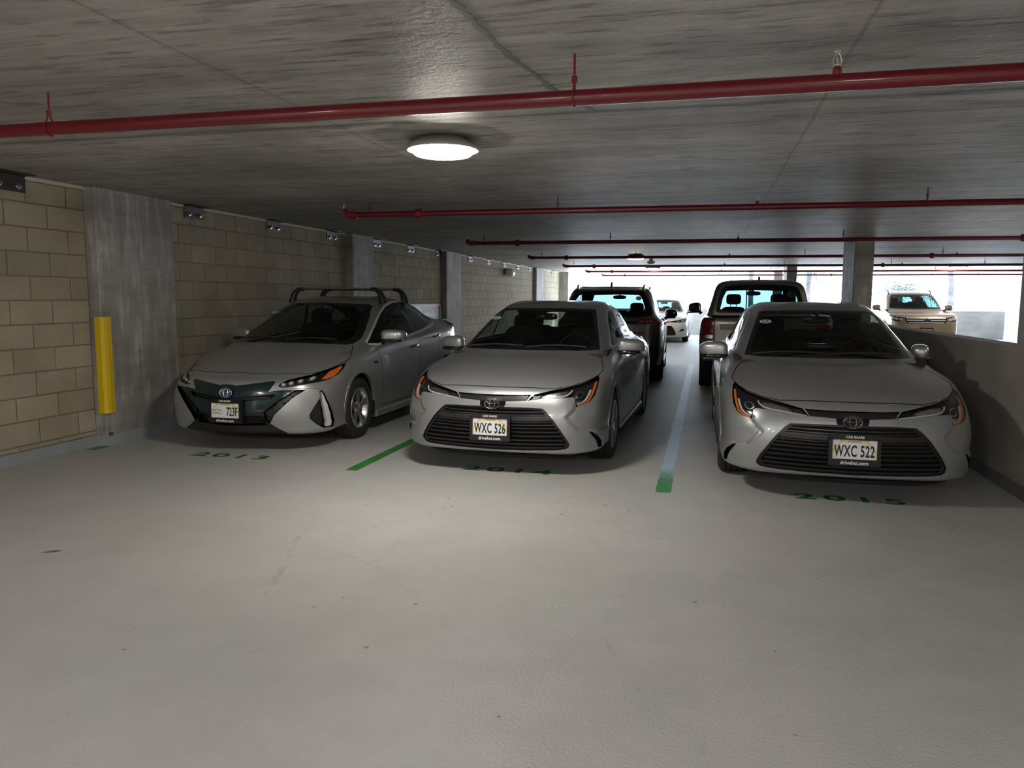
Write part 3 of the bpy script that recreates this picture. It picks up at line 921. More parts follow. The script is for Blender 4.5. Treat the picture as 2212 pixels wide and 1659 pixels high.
# ------------------------------------------------------------------ sprinkler pipes
def sprinkler_pipe(y, zl, zr, x0, x1, rad, hang, heads, coup, label):
    zf = lambda x: zl + (zr - zl) * (x - x0) / (x1 - x0)
    root = empty('sprinkler_pipe', (0, y, 0), 0, label, 'pipe', 'red sprinkler pipes under the ceiling')
    m = MB(); m.tube([(x0, 0, zf(x0)), (x1, 0, zf(x1))], rad, 20)
    m.build('pipe', G_['red'], root)
    b = MB(); z = zf(x0)
    b.tube([(x0 + .10, 0, z), (x0 + .02, 0, z), (x0 - .03, 0, z + .015), (x0 - .05, 0, z + .06)], [rad * 1.35, rad * 1.35, rad * 1.2, rad * .9], 16)
    b.build('elbow', G_['reddark'], root)
    for x in coup:
        c = MB().tube([(x - .04, 0, zf(x)), (x - .03, 0, zf(x)), (x + .03, 0, zf(x)), (x + .04, 0, zf(x))], [rad * 1.1, rad * 1.42, rad * 1.42, rad * 1.1], 16)
        for s in (-1, 1): c.tube([(x - .03, s * rad * .2, zf(x) + s * rad * 1.55), (x + .045, s * rad * .2, zf(x) + s * rad * 1.55)], .006, 6)
        c.build('coupling', G_['reddark'], root)
    for x in hang:
        h = MB(); z = zf(x)
        h.tube([(x, 0, CZ), (x, 0, z + rad + .05)], .0055, 8)
        h.tube([(x - .0, 0, z + rad + .055), (x, 0, z + rad + .03)], .013, 8)
        R_ = rad + .003
        loop = [(x, R_ * math.cos(a), z + R_ * math.sin(a)) for a in [math.pi * (.5 + .22) + i * (2 * math.pi - .44 * math.pi) / 14 for i in range(15)]]
        loop = [(x, 0, z + rad + .045)] + loop + [(x, 0, z + rad + .045)]
        h.tube(loop, .0045 if rad > .03 else .004, 6)
        h.build('hanger', G_['reddark'], root)
    for x in heads:
        z = zf(max(x, x0)) + rad
        s_ = MB().lathe([(0, z - .01), (.017, z - .01), (.018, z + .012), (.014, z + .026), (0, z + .027)] if x > x0 else [(0, z + .01), (.017, z + .01), (.018, z + .022), (.014, z + .03), (0, z + .031)], 14, 'z', (x, 0, 0))
        t = s_.build('head_outlet', G_['reddark'], root)
        q = MB(); z += .028
        q.lathe([(0, z), (.016, z), (.016, z + .008), (0, z + .01)], 12, 'z', (x, 0, 0))
        for sg in (-1, 1): q.tube([(x + sg * .014, 0, z + .006), (x + sg * .016, 0, z + .022), (x + sg * .010, 0, z + .042), (x, 0, z + .056)], .003, 6)
        q.tube([(x, 0, z + .008), (x, 0, z + .036)], .0025, 6)
        q.lathe([(0, z + .056), (.013, z + .057), (.013, z + .059), (0, z + .06)], 12, 'z', (x, 0, 0))
        q.build('sprinkler_head', G_['brass'], t)
    return root
XE = 10.4
hg = (-3.58, -1.5, 1.94, 4.5, 6.6, 8.9)
cp = (-3.02, 4.3)
lab = ['red sprinkler pipe crossing above the viewpoint, nearest and thickest', 'second red sprinkler pipe, the one just behind the lit lamp', 'third red sprinkler pipe, meeting the ceiling before the concrete column',
       'fourth red sprinkler pipe from the front, in front of a far lamp', 'fifth red sprinkler pipe from the front, darkest against the daylight', 'sixth red sprinkler pipe, second from the open end', 'farthest thin sprinkler pipe against the sky']
sprinkler_pipe(3.345, 2.297, 2.292, -4.35, XP + 3, .033, (-3.27, -.57, 2.2), (-4.4, .47), (-3.9, ), lab[0])
for i, (y, zl, zr) in enumerate(((7.9, 2.345, 2.30), (12.38, 2.345, 2.30), (16.95, 2.338, 2.30), (21.3, 2.325, 2.30), (25.5, 2.315, 2.30), (29.6, 2.31, 2.305))):
    sprinkler_pipe(y, zl, zr, -3.83, XE, .030, hg, (-3.88, .45, 4.75, 9.0), cp, lab[i + 1])

# ------------------------------------------------------------------ sedan control net: (u back from nose, v sideways, z up)
def T(u, v, z):
    return np.stack([np.array(u, float), np.array(v, float), np.array(z, float)], -1)

SEDAN = np.array([
 T([.12,.13,.22,.38,.56,.95,1.45,2.1,2.8,3.35,3.7,4.2,4.48,4.56,4.58],[0,.34,.62,.76,.80,.80,.80,.80,.80,.80,.80,.78,.68,.42,0],[.17,.17,.17,.18,.19,.18,.165,.165,.165,.17,.19,.22,.24,.25,.25]),
 T([.035,.05,.11,.29,.54,.95,1.45,2.1,2.8,3.35,3.7,4.2,4.5,4.6,4.62],[0,.36,.66,.83,.868,.87,.862,.86,.86,.862,.865,.85,.74,.45,0],[.195,.195,.198,.205,.22,.22,.20,.20,.20,.21,.23,.26,.28,.29,.29]),
 T([.02,.032,.09,.26,.52,.95,1.45,2.1,2.8,3.35,3.7,4.2,4.51,4.61,4.63],[0,.36,.66,.83,.875,.88,.87,.868,.868,.872,.875,.86,.75,.46,0],[.26,.26,.265,.275,.29,.30,.28,.28,.28,.29,.30,.33,.35,.36,.36]),
 T([.0,.012,.07,.24,.51,.95,1.45,2.1,2.8,3.35,3.7,4.2,4.51,4.61,4.63],[0,.36,.66,.83,.878,.886,.878,.876,.876,.88,.882,.865,.75,.46,0],[.38,.38,.385,.395,.41,.43,.43,.43,.43,.44,.44,.46,.48,.49,.49]),
 T([.01,.024,.08,.25,.52,.95,1.45,2.1,2.8,3.35,3.7,4.2,4.48,4.57,4.59],[0,.36,.66,.825,.878,.89,.886,.886,.886,.888,.888,.865,.75,.46,0],[.53,.53,.53,.53,.54,.56,.56,.56,.57,.58,.58,.60,.61,.62,.62]),
 T([.045,.06,.125,.30,.55,.95,1.45,2.1,2.8,3.35,3.7,4.18,4.46,4.55,4.57],[0,.36,.66,.815,.872,.888,.888,.888,.888,.89,.888,.86,.74,.45,0],[.63,.63,.63,.63,.64,.66,.66,.67,.68,.69,.70,.72,.73,.74,.74]),
 T([.085,.10,.18,.36,.60,.97,1.46,2.1,2.8,3.35,3.68,4.15,4.45,4.55,4.57],[0,.36,.65,.80,.862,.882,.882,.884,.884,.884,.88,.845,.73,.44,0],[.69,.69,.69,.70,.72,.745,.76,.77,.78,.80,.82,.85,.87,.88,.88]),
 T([.16,.175,.27,.46,.70,1.02,1.49,2.1,2.8,3.34,3.64,4.08,4.42,4.53,4.55],[0,.355,.63,.775,.84,.862,.872,.872,.872,.868,.86,.81,.70,.42,0],[.742,.742,.745,.765,.80,.83,.845,.85,.86,.875,.89,.92,.95,.96,.96]),
 T([.42,.435,.51,.67,.88,1.13,1.53,2.1,2.8,3.32,3.6,3.98,4.30,4.42,4.44],[0,.33,.58,.715,.775,.80,.845,.848,.848,.845,.83,.77,.66,.40,0],[.828,.828,.822,.825,.855,.88,.895,.90,.905,.915,.93,.955,.985,1.0,1.0]),
 T([.76,.77,.83,.95,1.08,1.26,1.58,2.1,2.8,3.32,3.57,3.9,4.12,4.20,4.22],[0,.31,.54,.665,.73,.765,.805,.815,.818,.81,.79,.72,.60,.38,0],[.897,.897,.89,.885,.892,.912,.932,.94,.945,.955,.97,.985,1.0,1.01,1.01]),
 T([1.10,1.11,1.16,1.235,1.32,1.45,1.66,2.1,2.8,3.32,3.58,3.85,4.0,4.08,4.10],[0,.30,.51,.63,.69,.727,.757,.772,.775,.76,.735,.66,.56,.36,0],[.957,.957,.955,.953,.956,.966,.978,.985,.99,1.0,1.01,1.015,1.02,1.03,1.03]),
 T([1.52,1.53,1.57,1.635,1.70,1.80,1.93,2.2,2.8,3.28,3.52,3.70,3.80,3.87,3.89],[0,.29,.475,.57,.615,.645,.665,.68,.682,.665,.63,.57,.48,.31,0],[1.165,1.163,1.155,1.145,1.14,1.14,1.145,1.165,1.17,1.165,1.15,1.145,1.145,1.15,1.15]),
 T([1.94,1.95,1.985,2.03,2.08,2.15,2.25,2.42,2.8,3.12,3.3,3.42,3.48,3.52,3.53],[0,.27,.42,.49,.52,.54,.553,.567,.572,.56,.535,.49,.42,.26,0],[1.345,1.343,1.336,1.325,1.32,1.32,1.328,1.342,1.348,1.335,1.315,1.305,1.305,1.31,1.31]),
 T([2.06,2.07,2.09,2.12,2.16,2.22,2.30,2.44,2.8,3.08,3.22,3.30,3.34,3.37,3.38],[0,.25,.38,.44,.465,.483,.497,.51,.515,.50,.48,.44,.37,.23,0],[1.382,1.38,1.375,1.368,1.366,1.368,1.374,1.385,1.39,1.378,1.362,1.352,1.352,1.358,1.36]),
 T([2.3,2.31,2.32,2.34,2.36,2.4,2.45,2.52,2.8,2.98,3.06,3.1,3.12,3.14,3.15],[0,.12,.18,.2,.22,.23,.24,.25,.25,.24,.23,.2,.17,.1,0],[1.418,1.416,1.414,1.413,1.412,1.412,1.413,1.416,1.418,1.412,1.406,1.40,1.40,1.402,1.403]),
 T([2.4,2.41,2.42,2.44,2.46,2.5,2.55,2.62,2.78,2.9,2.96,3.0,3.02,3.04,3.05],[0]*15,[1.421]*9+[1.418,1.415,1.412,1.412,1.412,1.412]),
])

def remap(net, um=None, vm=None, zm=None):
    N = net.copy()
    if um: N[..., 0] = np.interp(N[..., 0], um[0], um[1])
    if zm: N[..., 2] = np.interp(N[..., 2], zm[0], zm[1])
    if vm: N[..., 1] = N[..., 1] * np.interp(net[..., 2], vm[0], vm[1])
    return N

FRONT = (1, 2); SIDE = (0, 2); TOP = (0, 1)
def placed(me, right, up, out, loc):
    me.transform(toM(Vector(right).normalized(), Vector(up).normalized(), Vector(out).normalized(), Vector(loc)))
    return me

# ------------------------------------------------------------------ car building blocks (car space: x back from nose, y sideways, z up)
def wheel(root, u, v, side, R=.318, r=.212, w=.205, style='five', m_rim='alloy'):
    """side: +1 / -1 lateral direction of the outer face"""
    def P(rad, ang, lat): return (u + rad * math.cos(ang), v + side * lat, R + rad * math.sin(ang))
    m = MB()
    # rim barrel, lip and spokes
    m.lathe([(r - .012, -w * .9), (r - .012, -.02), (r + .004, -.012), (r + .006, .0), (r - .006, .004), (r - .014, -.006)], 40, 'y', (0, 0, 0))
    n = {'five': 5, 'twin': 5, 'ten': 10, 'six': 6}[style]
    for k in range(n):
        a = 2 * math.pi * k / n + .3
        if style == 'twin':
            for s in (-1, 1):
                pts = [(.035, -.13 * s + .35 * s), (.035, .5 * s), (r - .01, .26 * s), (r - .01, .09 * s)]
                q = [(rr * math.cos(a + b), rr * math.sin(a + b)) for rr, b in pts]
                m.prism(q, lambda x, z, d: (x, d, z), -.035, -.012)
        else:
            wd = {'five': .42, 'ten': .16, 'six': .3}[style]
            pts = [(.03, -.9 * wd * 1.4), (.06, -wd * .75), (r * .55, -wd * .42), (r - .01, -wd * .62), (r - .01, wd * .62), (r * .55, wd * .42), (.06, wd * .75), (.03, .9 * wd * 1.4)]
            q = [(rr * math.cos(a + b), rr * math.sin(a + b)) for rr, b in pts]
            m.prism(q, lambda x, z, d: (x, d, z), -.04, -.014)
    m.lathe([(.0, -.008), (.028, -.008), (.034, -.014), (.06, -.016), (.062, -.05)], 24, 'y')
    def fixv(m):
        m.v = [(x + u, y * side + v, z + R) for x, y, z in m.v]
        return m
    rim = fixv(m).build('wheel', M[m_rim], root)
    t = MB()
    prof = [(r - .004, -w + .01), (r + .012, -w), (R - .035, -w - .006), (R - .008, -w + .012), (R, -w + .035)]
    for g in (-w * .72, -w * .5, -w * .28):
        prof += [(R, g - .007), (R - .008, g - .004), (R - .008, g + .004), (R, g + .007)]
    prof += [(R, -.035), (R - .008, -.012), (R - .035, .006), (r + .03, .008), (r + .012, .0), (r - .002, -.006)]
    t.lathe(prof, 48, 'y')
    fixv(t).build('tire', M['rubber'], rim)
    d = MB().lathe([(.0, -.06), (r - .03, -.06), (r - .03, -.075), (0, -.075)], 32, 'y')
    fixv(d).build('brake_disc', M['alloy_dark'], rim)
    return rim

def circle_cut(sk, u, z, r, side, n=26, z0=0.0):
    pts = [(u + r * math.cos(math.pi * k / n), z + r * math.sin(math.pi * k / n)) for k in range(n + 1)]
    pts = pts + [(u - r, z0), (u + r, z0)]
    return sk.pick(pts, SIDE, lambda p, n_: p[1] * side > .45)

def arch(root, sk, u, z, r, mbody, vin=.5, vout=.86, lip_mat=None, lip=.03):
    """wheel openings on both sides with rolled lip and dark liner"""
    for s in (1, -1):
        ring = ell(u, z, r + lip, r + lip, 26, 0, math.pi) + ell(u, z, r, r, 26, math.pi, 0)
        c = sk.pick(ring, SIDE, lambda p, n_: p[1] * s > .45 and p[2] < z + r + lip + .05, remove=lip_mat is not None)
        c.build('wheel_arch_trim', lip_mat or mbody, root, .004, -.03)
        circle_cut(sk, u, z, r, s)
        m = MB()
        n = 22
        v = []; f = []
        for k in range(n + 1):
            a = -.35 + (math.pi + .7) * k / n
            for rr, y in ((r + .012, vout), (r + .02, vin)):
                v.append((u + rr * math.cos(a), s * y, z + rr * math.sin(a)))
        f = [(2 * k, 2 * k + 1, 2 * k + 3, 2 * k + 2) for k in range(n)]
        b = len(v); v.append((u, s * vin, z))
        f += [(2 * k + 1, b, 2 * k + 3) for k in range(n)]
        m.add(v, f, True)
        m.build('wheel_well', M['void'], root)

def gap(sk, acc, pts, ax, cond, w=.006, sides=(1, -1)):
    """dark panel gap cut along a line (both sides when the line is given for one side)"""
    for s in sides:
        if ax == SIDE:
            c = sk.pick(strip(pts, w), ax, lambda p, n: cond(p, n) and p[1] * s > 0)
        else:
            i = 1 if ax == TOP else 0
            q = [((a, b * s) if ax == TOP else (a * s, b)) for a, b in pts]
            c = sk.pick(strip(q, w), ax, cond)
        acc.F += c.F

def panel(sk, root, name, poly, ax, cond, m, off=0.0, back=None, remove=True, lab=None):
    c = sk.pick(poly, ax, cond, remove)
    if not c.F: return None
    o = c.build(name, m, root, off, back)
    if lab: o['label'] = lab
    return o

def seats(root, rows=((2.05, .36), ), z0=.30, zt=1.17, rear=3.05, mt='seat', wheel_side=-1, dash_u=1.55, dash_z=.93, halfw=.70, head=True, su=1.72):
    for (u, v) in rows:
        for s in (1, -1):
            m = MB()
            m.add(*sup(u, v * s, z0 + .12, .26, .25, .13, .45))
            m.add(*sup(u + .27, v * s, z0 + .48, .085, .24, .36, .45), True)
            m.v = [(x + (max(0, z - z0 - .2)) * .22, y, z) for x, y, z in m.v]
            o = m.build('seat', M[mt], root)
            h = MB().add(*sup(u + .44, v * s, zt, .06, .13, .095, .5), True)
            h.tube([(u + .42, v * s - .05, zt - .18), (u + .43, v * s - .05, zt - .06)], .007, 6)
            h.tube([(u + .42, v * s + .05, zt - .18), (u + .43, v * s + .05, zt - .06)], .007, 6)
            h.build('headrest', M[mt], o)
    if rear:
        m = MB().add(*sup(rear, 0, z0 + .15, .25, .62, .14, .35), True)
        m.add(*sup(rear + .30, 0, z0 + .47, .1, .62, .33, .35), True)
        o = m.build('rear_bench', M[mt], root)
        for s in (-1, 0, 1):
            h = MB().add(*sup(rear + .36, s * .38, zt - .13, .05, .12, .075, .5), True)
            h.build('headrest', M[mt], o)
    m = MB()
    pr = [(dash_u - .30, dash_z - .35), (dash_u - .30, dash_z - .05), (dash_u - .1, dash_z + .03), (dash_u + .03, dash_z + .02), (dash_u + .07, dash_z - .06), (dash_u + .03, dash_z - .3)]
    m.prism(pr, lambda a, b, d: (a, d, b), -halfw + .05, halfw - .05)
    o = m.build('dashboard', M['dash'], root)
    MB().bevbox(dash_u + .0, dash_u + .03, -.13, .13, dash_z + .015, dash_z + .125, .01).build('touch_screen', M['black_gloss'], o)
    m = MB()
    c = Vector((su, .36 * wheel_side, dash_z - .01)); R = .18
    pts = [(c.x + R * math.sin(a) * .38, c.y + R * math.cos(a), c.z + R * math.sin(a) * .92) for a in [2 * math.pi * k / 28 for k in range(29)]]
    m.tube(pts, .014, 8, False)
    m.add(*sup(c.x - .01, c.y, c.z, .03, .07, .05, .6), True)
    m.tube([(c.x, c.y - R, c.z), (c.x, c.y + R, c.z)], .013, 8)
    m.tube([(c.x - .02, c.y, c.z), (c.x - .25, c.y, c.z - .06)], .03, 8)
    m.build('steering_wheel', M['dash'], root)

def mirror_pod(root, u, v, z, m_shell, lx=.14, ly=.13, lz=.075, foot=.0, m_foot='black_gloss'):
    for s in (1, -1):
        q = MB()
        ve, fc = sup(0, 0, 0, lx * .55, ly, lz, .62, 24, 14)
        out = []
        for (x, y, zz) in ve:
            t = (y * s / ly + 1) / 2        # 0 inner .. 1 outer
            k = 1 - .22 * t ** 2
            out.append((u + x * (1 - .1 * t) + .05 * t, v * s + y, z + (zz * k) + .0 + .018 * (1 - (1 - t)) * 0))
        q.add(out, fc, True)
        o = q.build('side_mirror', m_shell, root)
        f = MB()
        f.add(*sup(u - .0, (v - ly * .15) * s, z - lz * .78, lx * .5, ly * .9, lz * .3, .6), True)
        f.tube([(u + .0, (v - ly * .7) * s, z - lz * .75), (u - .03, (v - ly - foot) * s, z - lz * 1.1)], [.028, .035], 10)
        f.build('mirror_foot', M[m_foot], o)
        g = MB()
        e = ell(0, 0, ly * .86, lz * .78, 24)
        g.prism(e, lambda a, b, d: (u + lx * .5 + d, v * s + a, z + b), 0, .006)
        g.build('mirror_glass', M['mirror'], o)

def plate(root, u, z, v=0.0, text='WXC 526', tilt=0.0, face=-1, kind='car', w=.30, h=.15, name='license_plate', lines=True):
    """flat licence plate with frame; face -1 looks forward (front of car), +1 looks back"""
    right = Vector((0, -1, 0)) if face < 0 else Vector((0, 1, 0))
    up = Vector((math.sin(tilt) * (1 if face < 0 else -1), 0, math.cos(tilt)))
    out = right.cross(up)
    c = Vector((u, v, z))
    def put(m, name_, mt, par):
        me = m.mesh(name_) if isinstance(m, MB) else m
        me.transform(toM(right, up, out, c))
        return link(name_, me, mt, par)
    W_, H_ = w / 2, h / 2
    m = MB()
    pr = rpoly([(-W_ - .022, -H_ - .042), (W_ + .022, -H_ - .042), (W_ + .022, H_ + .026), (-W_ - .022, H_ + .026)], .012, 3)
    m.prism(pr, lambda a, b, d: (a, b, d), -.02, .004)
    # raised rim round the plate
    for (x0, x1, y0, y1) in ((-W_ - .022, -W_ + .004, -H_, H_), (W_ - .004, W_ + .022, -H_, H_), (-W_ - .022, W_ + .022, -H_ - .042, -H_ + .006), (-W_ - .022, W_ + .022, H_ - .008, H_ + .026)):
        m.box(x0, x1, y0, y1, .003, .013)
    fr = put(m, name, M['plate_black'], root)
    p = MB(); p.box(-W_ + .002, W_ - .002, -H_ + .002, H_ - .002, .004, .0065)
    pl = put(p, 'plate_panel', M['plate_white'], fr)
    # rainbow arc
    iw, ih = W_ - .006, H_ - .008
    for k, (r0, r1, mt) in enumerate(((.150, .145, 'bow_red'), (.145, .138, 'bow_orange'), (.138, .126, 'bow_yellow'), (.126, .118, 'bow_blue'))):
        n = 36; pts = []
        b = MB(); vs = []; fs = []
        for i in range(n + 1):
            a = math.pi * i / n
            for r_ in (r0, r1):
                x = r_ * 1.02 * math.cos(a); y = -H_ * .78 + r_ * .93 * math.sin(a)
                vs.append((max(-iw, min(iw, x)), max(-ih, min(ih, y)), .0068 + k * .00004))
        fs = [(2 * i, 2 * i + 1, 2 * i + 3, 2 * i + 2) for i in range(n)]
        b.add(vs, fs)
        put(b, 'rainbow_band', M[mt], fr)
    def tx(s_, size, x, y, mt, bold=.0, sx=1.0, zz=.0072, nm='lettering', ex=.0004, sp=1.0):
        me = text_mesh(s_, size, nm, ex, bold, sx=sx, spacing=sp)
        me.transform(Matrix.Translation((x, y, zz)))
        return put(me, nm, mt, fr)
    if text:
        if kind == 'ev':
            tx('723F', .112, .070, -.014, M['ink'], .002, .52)
            tx('ELECTRIC', .026, -.088, .0, M['ink_grey'], .0004, .9)
            tx('VEHICLE', .026, -.088, -.028, M['ink_grey'], .0004, .9)
        else:
            tx(text, .112, 0, -.016, M['ink'], .0026, .52 * (w / .30), sp=1.10)
        tx('HAWAII', .026, 0, H_ - .017, M['hawaii'], .0006, 1.0, .0074)
    if lines:
        tx('CAR SHARE', .0235, 0, H_ + .012, M['ink_white'], .0006, 1.0, .0136)
        tx('drivehui.com', .036, 0, -H_ - .020, M['ink_white'], .0007, 1.0, .0136)
    for s in (-1, 1):
        b = MB().lathe([(0, .010), (.0055, .010), (.006, .006)], 10, 'z', (s * .09, H_ - .01, 0))
        put(b, 'screw', M['chrome'], fr)
    return fr

def emblem(root, u, z, rx, rz, tilt=0.0, face=-1, m_ring='chrome', m_back='black_gloss', depth=.012):
    right = Vector((0, -1, 0)) if face < 0 else Vector((0, 1, 0))
    up = Vector((math.sin(tilt) * (1 if face < 0 else -1), 0, math.cos(tilt)))
    out = right.cross(up); c = Vector((u, 0, z))
    Mx = toM(right, up, out, c)
    b = MB(); b.prism(ell(0, 0, rx * .97, rz * .97, 36), lambda a, q, d: (a, q, d), -.004, depth * .4)
    me = b.mesh('emblem'); me.transform(Mx); o = link('emblem', me, M[m_back], root)
    r = MB()
    def loop(cx, cz, ax, az, t):
        n = 36; v = []; f = []
        for i in range(n):
            a = 2 * math.pi * i / n
            for (k, d) in ((1.0, depth * .4), (1.0 - t * .3, depth), (1 - t, depth * .4)):
                v.append((cx + (ax * k if True else 0) * math.cos(a), cz + (az - ax * (1 - k)) * math.sin(a), d))
        for i in range(n):
            j = (i + 1) % n
            for k in (0, 1): f.append((i * 3 + k, j * 3 + k, j * 3 + k + 1, i * 3 + k + 1))
        r.add(v, f, True)
    loop(0, 0, rx, rz, .13)
    loop(0, 0, rx * .42, rz * .88, .32)
    loop(0, rz * .38, rx * .78, rz * .42, .16)
    me = r.mesh('emblem_rings', False); me.transform(Mx); link('emblem_rings', me, M[m_ring], o)
    return o

def disc_sticker(root, c, right, up, rx, rz, text='HUI', both=True):
    right = Vector(right).normalized(); up = Vector(up).normalized(); out = right.cross(up)
    Mx = toM(right, up, out, Vector(c))
    b = MB(); b.prism(ell(0, 0, rx, rz, 30), lambda a, q, d: (a, q, d), -.0008, .0008)
    me = b.mesh('sticker'); me.transform(Mx); o = link('sticker', me, M['sticker_white'], root)
    b = MB(); b.prism(ell(0, 0, rx * .86, rz * .84, 30), lambda a, q, d: (a, q, d), .0008, .0016)
    me = b.mesh('sticker_field'); me.transform(Mx); link('sticker_field', me, M['teal'], o)
    me = text_mesh(text, rz * 1.1, 'lettering', .0004, .001, sx=1.25 * rx / rz * .8)
    me.transform(Mx @ Matrix.Translation((0, 0, .0022))); link('lettering', me, M['sticker_white'], o)
    return o

def underbody(root, G, m='void', z=.24, ring=0):
    pts = [tuple(G[ring, j]) for j in range(G.shape[1])]
    pts = [(u + (.03 if u < 2 else -.03), v * .96, z) for u, v, _ in pts]
    full = pts + [(u, -v, zz) for u, v, zz in pts[-2:0:-1]]
    b = MB()
    b.prism([(u, v) for u, v, _ in full], lambda a, q, d: (a, q, d), z, z + .03)
    b.build('underbody', M[m], root)

def wipers(root, u, z, w=.62, m='black'):
    for (y0, y1, du) in ((.62, .05, .03), (.02, -.56, .03)):
        b = MB()
        pts = [(u + .0 + .03 * t, y0 + (y1 - y0) * t, z + .010 + .018 * math.sin(t * math.pi) + .01 * t) for t in [i / 8 for i in range(9)]]
        b.tube(pts, .009, 6)
        b.build('wiper', M[m], root)

# ------------------------------------------------------------------ the silver sedans in front
def front_sedan(root, m_body, net=SEDAN, rich=True):
    def sculpt(G):
        # facets of the bumper corner: the skin steps in outboard of a line running down from the headlight to the vent
        line = np.array([(.655, .60), (.665, .57), (.60, .497), (.625, .46), (.70, .375), (.76, .365), (.90, .36)])
        v = G[..., 1]; z = G[..., 2]
        dmin = np.full(v.shape, 9.0)
        for a, b in zip(line[:-1], line[1:]):
            e = b - a; t = np.clip(((v - a[0]) * e[0] + (z - a[1]) * e[1]) / (e @ e), 0, 1)
            dmin = np.minimum(dmin, np.hypot(v - a[0] - t * e[0], z - a[1] - t * e[1]))
        # outside = region to the right of the line
        vl = np.interp(z, [.36, .375, .46, .497, .57, .60], [.9, .70, .625, .60, .665, .655])
        out = (v > vl) & (z > .36) & (z < .60) & (G[..., 0] < .7)
        step = np.clip(dmin / .016, 0, 1); step = step * step * (3 - 2 * step)
        fade = np.exp(-np.maximum(dmin - .016, 0) / .09)
        dep = np.where(out, .016 * step * fade, 0)
        G = G.copy(); G[..., 0] += dep; G[..., 1] -= dep * .4
        return G
    sk, G = skin_from_rings(net, [12, 14, 16, 12, 8] + [6] * 9, [6, 6, 12, 14, 10, 8, 6, 6, 5, 5, 5, 5, 4, 4, 3], sculpt)
    gaps = Skin([])
    fr = lambda p, n: p[0] < 1.3 and n[0] < -.05
    # --- lower grille
    half = [(0, .563), (.30, .564), (.415, .560), (.452, .533), (.51, .472), (.56, .402), (.612, .322), (.632, .277), (.630, .250), (.608, .234), (.555, .225), (.46, .219), (.30, .213), (0, .208)]
    gp = half + [(-a, b) for a, b in half[-2:0:-1]]
    panel(sk, root, 'grille_surround', [(a * 1.0, b) for a, b in gp], FRONT, fr, M['black'], -.006, -.05, remove=False)
    g = sk.pick(gp, FRONT, fr)
    g.build('grille_cavity', M['void'], root, -.055)
    inner = [(a * .955, .385 + (b - .385) * .93) for a, b in gp]
    ring = Skin([f for f in g.F])
    rr = ring.pick(inner, FRONT)
    del_o = [o for o in root.children if o.name.startswith('grille_surround')]
    for o in del_o: bpy.data.objects.remove(o)
    ring.outline = np.array(gp); ring.ax = FRONT
    ring.build('grille_surround', M['slat'], root, -.012, -.055)
    def halfw(z):
        return np.interp(z, [.208, .25, .30, .402, .472, .533, .563], [.55, .60, .585, .525, .475, .42, .36])
    def slat(zc, th, name='slat', off=-.008, m='slat', curve=.012):
        w = halfw(zc)
        pts = [(w * t, zc + curve * t * t) for t in np.linspace(-1, 1, 13)]
        c = rr.pick(strip(pts, th), FRONT, None, remove=False)
        if c.F: c.build(name, M[m], root, off, off - .035)
    for zc in (.524, .500): slat(zc, .008)
    slat(.470, .042, 'plate_panel', -.012)
    for zc, th in ((.440, .009), (.418, .009), (.392, .010), (.360, .011), (.326, .012), (.290, .013), (.257, .014), (.228, .012)): slat(zc, th)
    eo = sk.pick(strip([(a * 1.012, .385 + (b - .385) * 1.03) for a, b in gp] + [(0, .385 + (.563 - .385) * 1.03)], .014), FRONT, fr, remove=False)
    eo.build('grille_edge', m_body, root, .007, -.004)
    # --- upper mesh strip
    mp = [(0, .659), (.19, .660), (.315, .666), (.283, .618), (.105, .607), (0, .606)]
    mp = mp + [(-a, b) for a, b in mp[-2:0:-1]]
    c = sk.pick(mp, FRONT, fr)
    c.build('upper_grille', M['black'], root, -.02, 0.0)
    for j in range(5):
        for i in range(-14, 15):
            x = (i + (j % 2) * .5) * .0215; z = .613 + j * .0105
            if abs(x) > .27 + (z - .613) * .5 or (abs(x) < .075): continue
            q = c.pick([(x - .0085, z), (x - .005, z + .0038), (x + .005, z + .0038), (x + .0085, z), (x + .005, z - .0038), (x - .005, z - .0038)], FRONT, None, remove=False)
            if j == 0 and i == -14: acc = []
            try: acc += q.F
            except NameError: acc = list(q.F)
    Skin(acc).build('mesh_ribs', M['slat'], root, -.012)
    # --- emblem and its black surround
    es = [(.108, .607), (.102, .566), (.072, .54), (0, .528), (-.072, .54), (-.102, .566), (-.108, .607), (-.08, .635), (0, .645), (.08, .635)]
    panel(sk, root, 'emblem_surround', smooth_line(es + [es[0]], 3)[:-1], FRONT, fr, M['black_gloss'], .014, -.02, remove=False)
    emblem(root, .006, .588, .066, .047, .12, m_ring='dark_chrome')
    # --- headlights
    hl = [(.287, .614), (.329, .666), (.488, .703), (.611, .727), (.702, .750), (.753, .774), (.782, .795), (.800, .771), (.806, .715), (.800, .658), (.776, .613), (.734, .585), (.676, .572), (.668, .609), (.664, .640), (.644, .650), (.553, .646), (.421, .630)]
    for s in (1, -1):
        P = lambda pl: [(a * s, b) for a, b in pl]
        cnd = lambda p, n: p[0] < .9 and p[2] > .5
        h = sk.pick(P(hl), FRONT, cnd)
        o = h.build('headlight', M['smoke'], root, -.03, 0.0)
        def sub(name, pl, m, off, back=None):
            c = h.pick(P(pl), FRONT, None, remove=False)
            if c.F: c.build(name, M[m], o, off, back)
        sub('reflector_bowl', [(.40, .652), (.44, .672), (.53, .695), (.60, .70), (.605, .68), (.57, .662), (.45, .645)], 'reflector', -.014, -.028)
        sub('reflector_ribs', [(.315, .628), (.335, .656), (.39, .668), (.38, .64)], 'slat', -.014, -.028)
        sub('light_guide', strip([(.30, .619), (.42, .637), (.55, .655), (.60, .668), (.625, .69), (.632, .705)], .009), 'guide', -.006, -.02)
        sub('light_guide', strip([(.683, .592), (.715, .604), (.745, .63), (.758, .66), (.766, .70)], .012), 'guide', -.006, -.02)
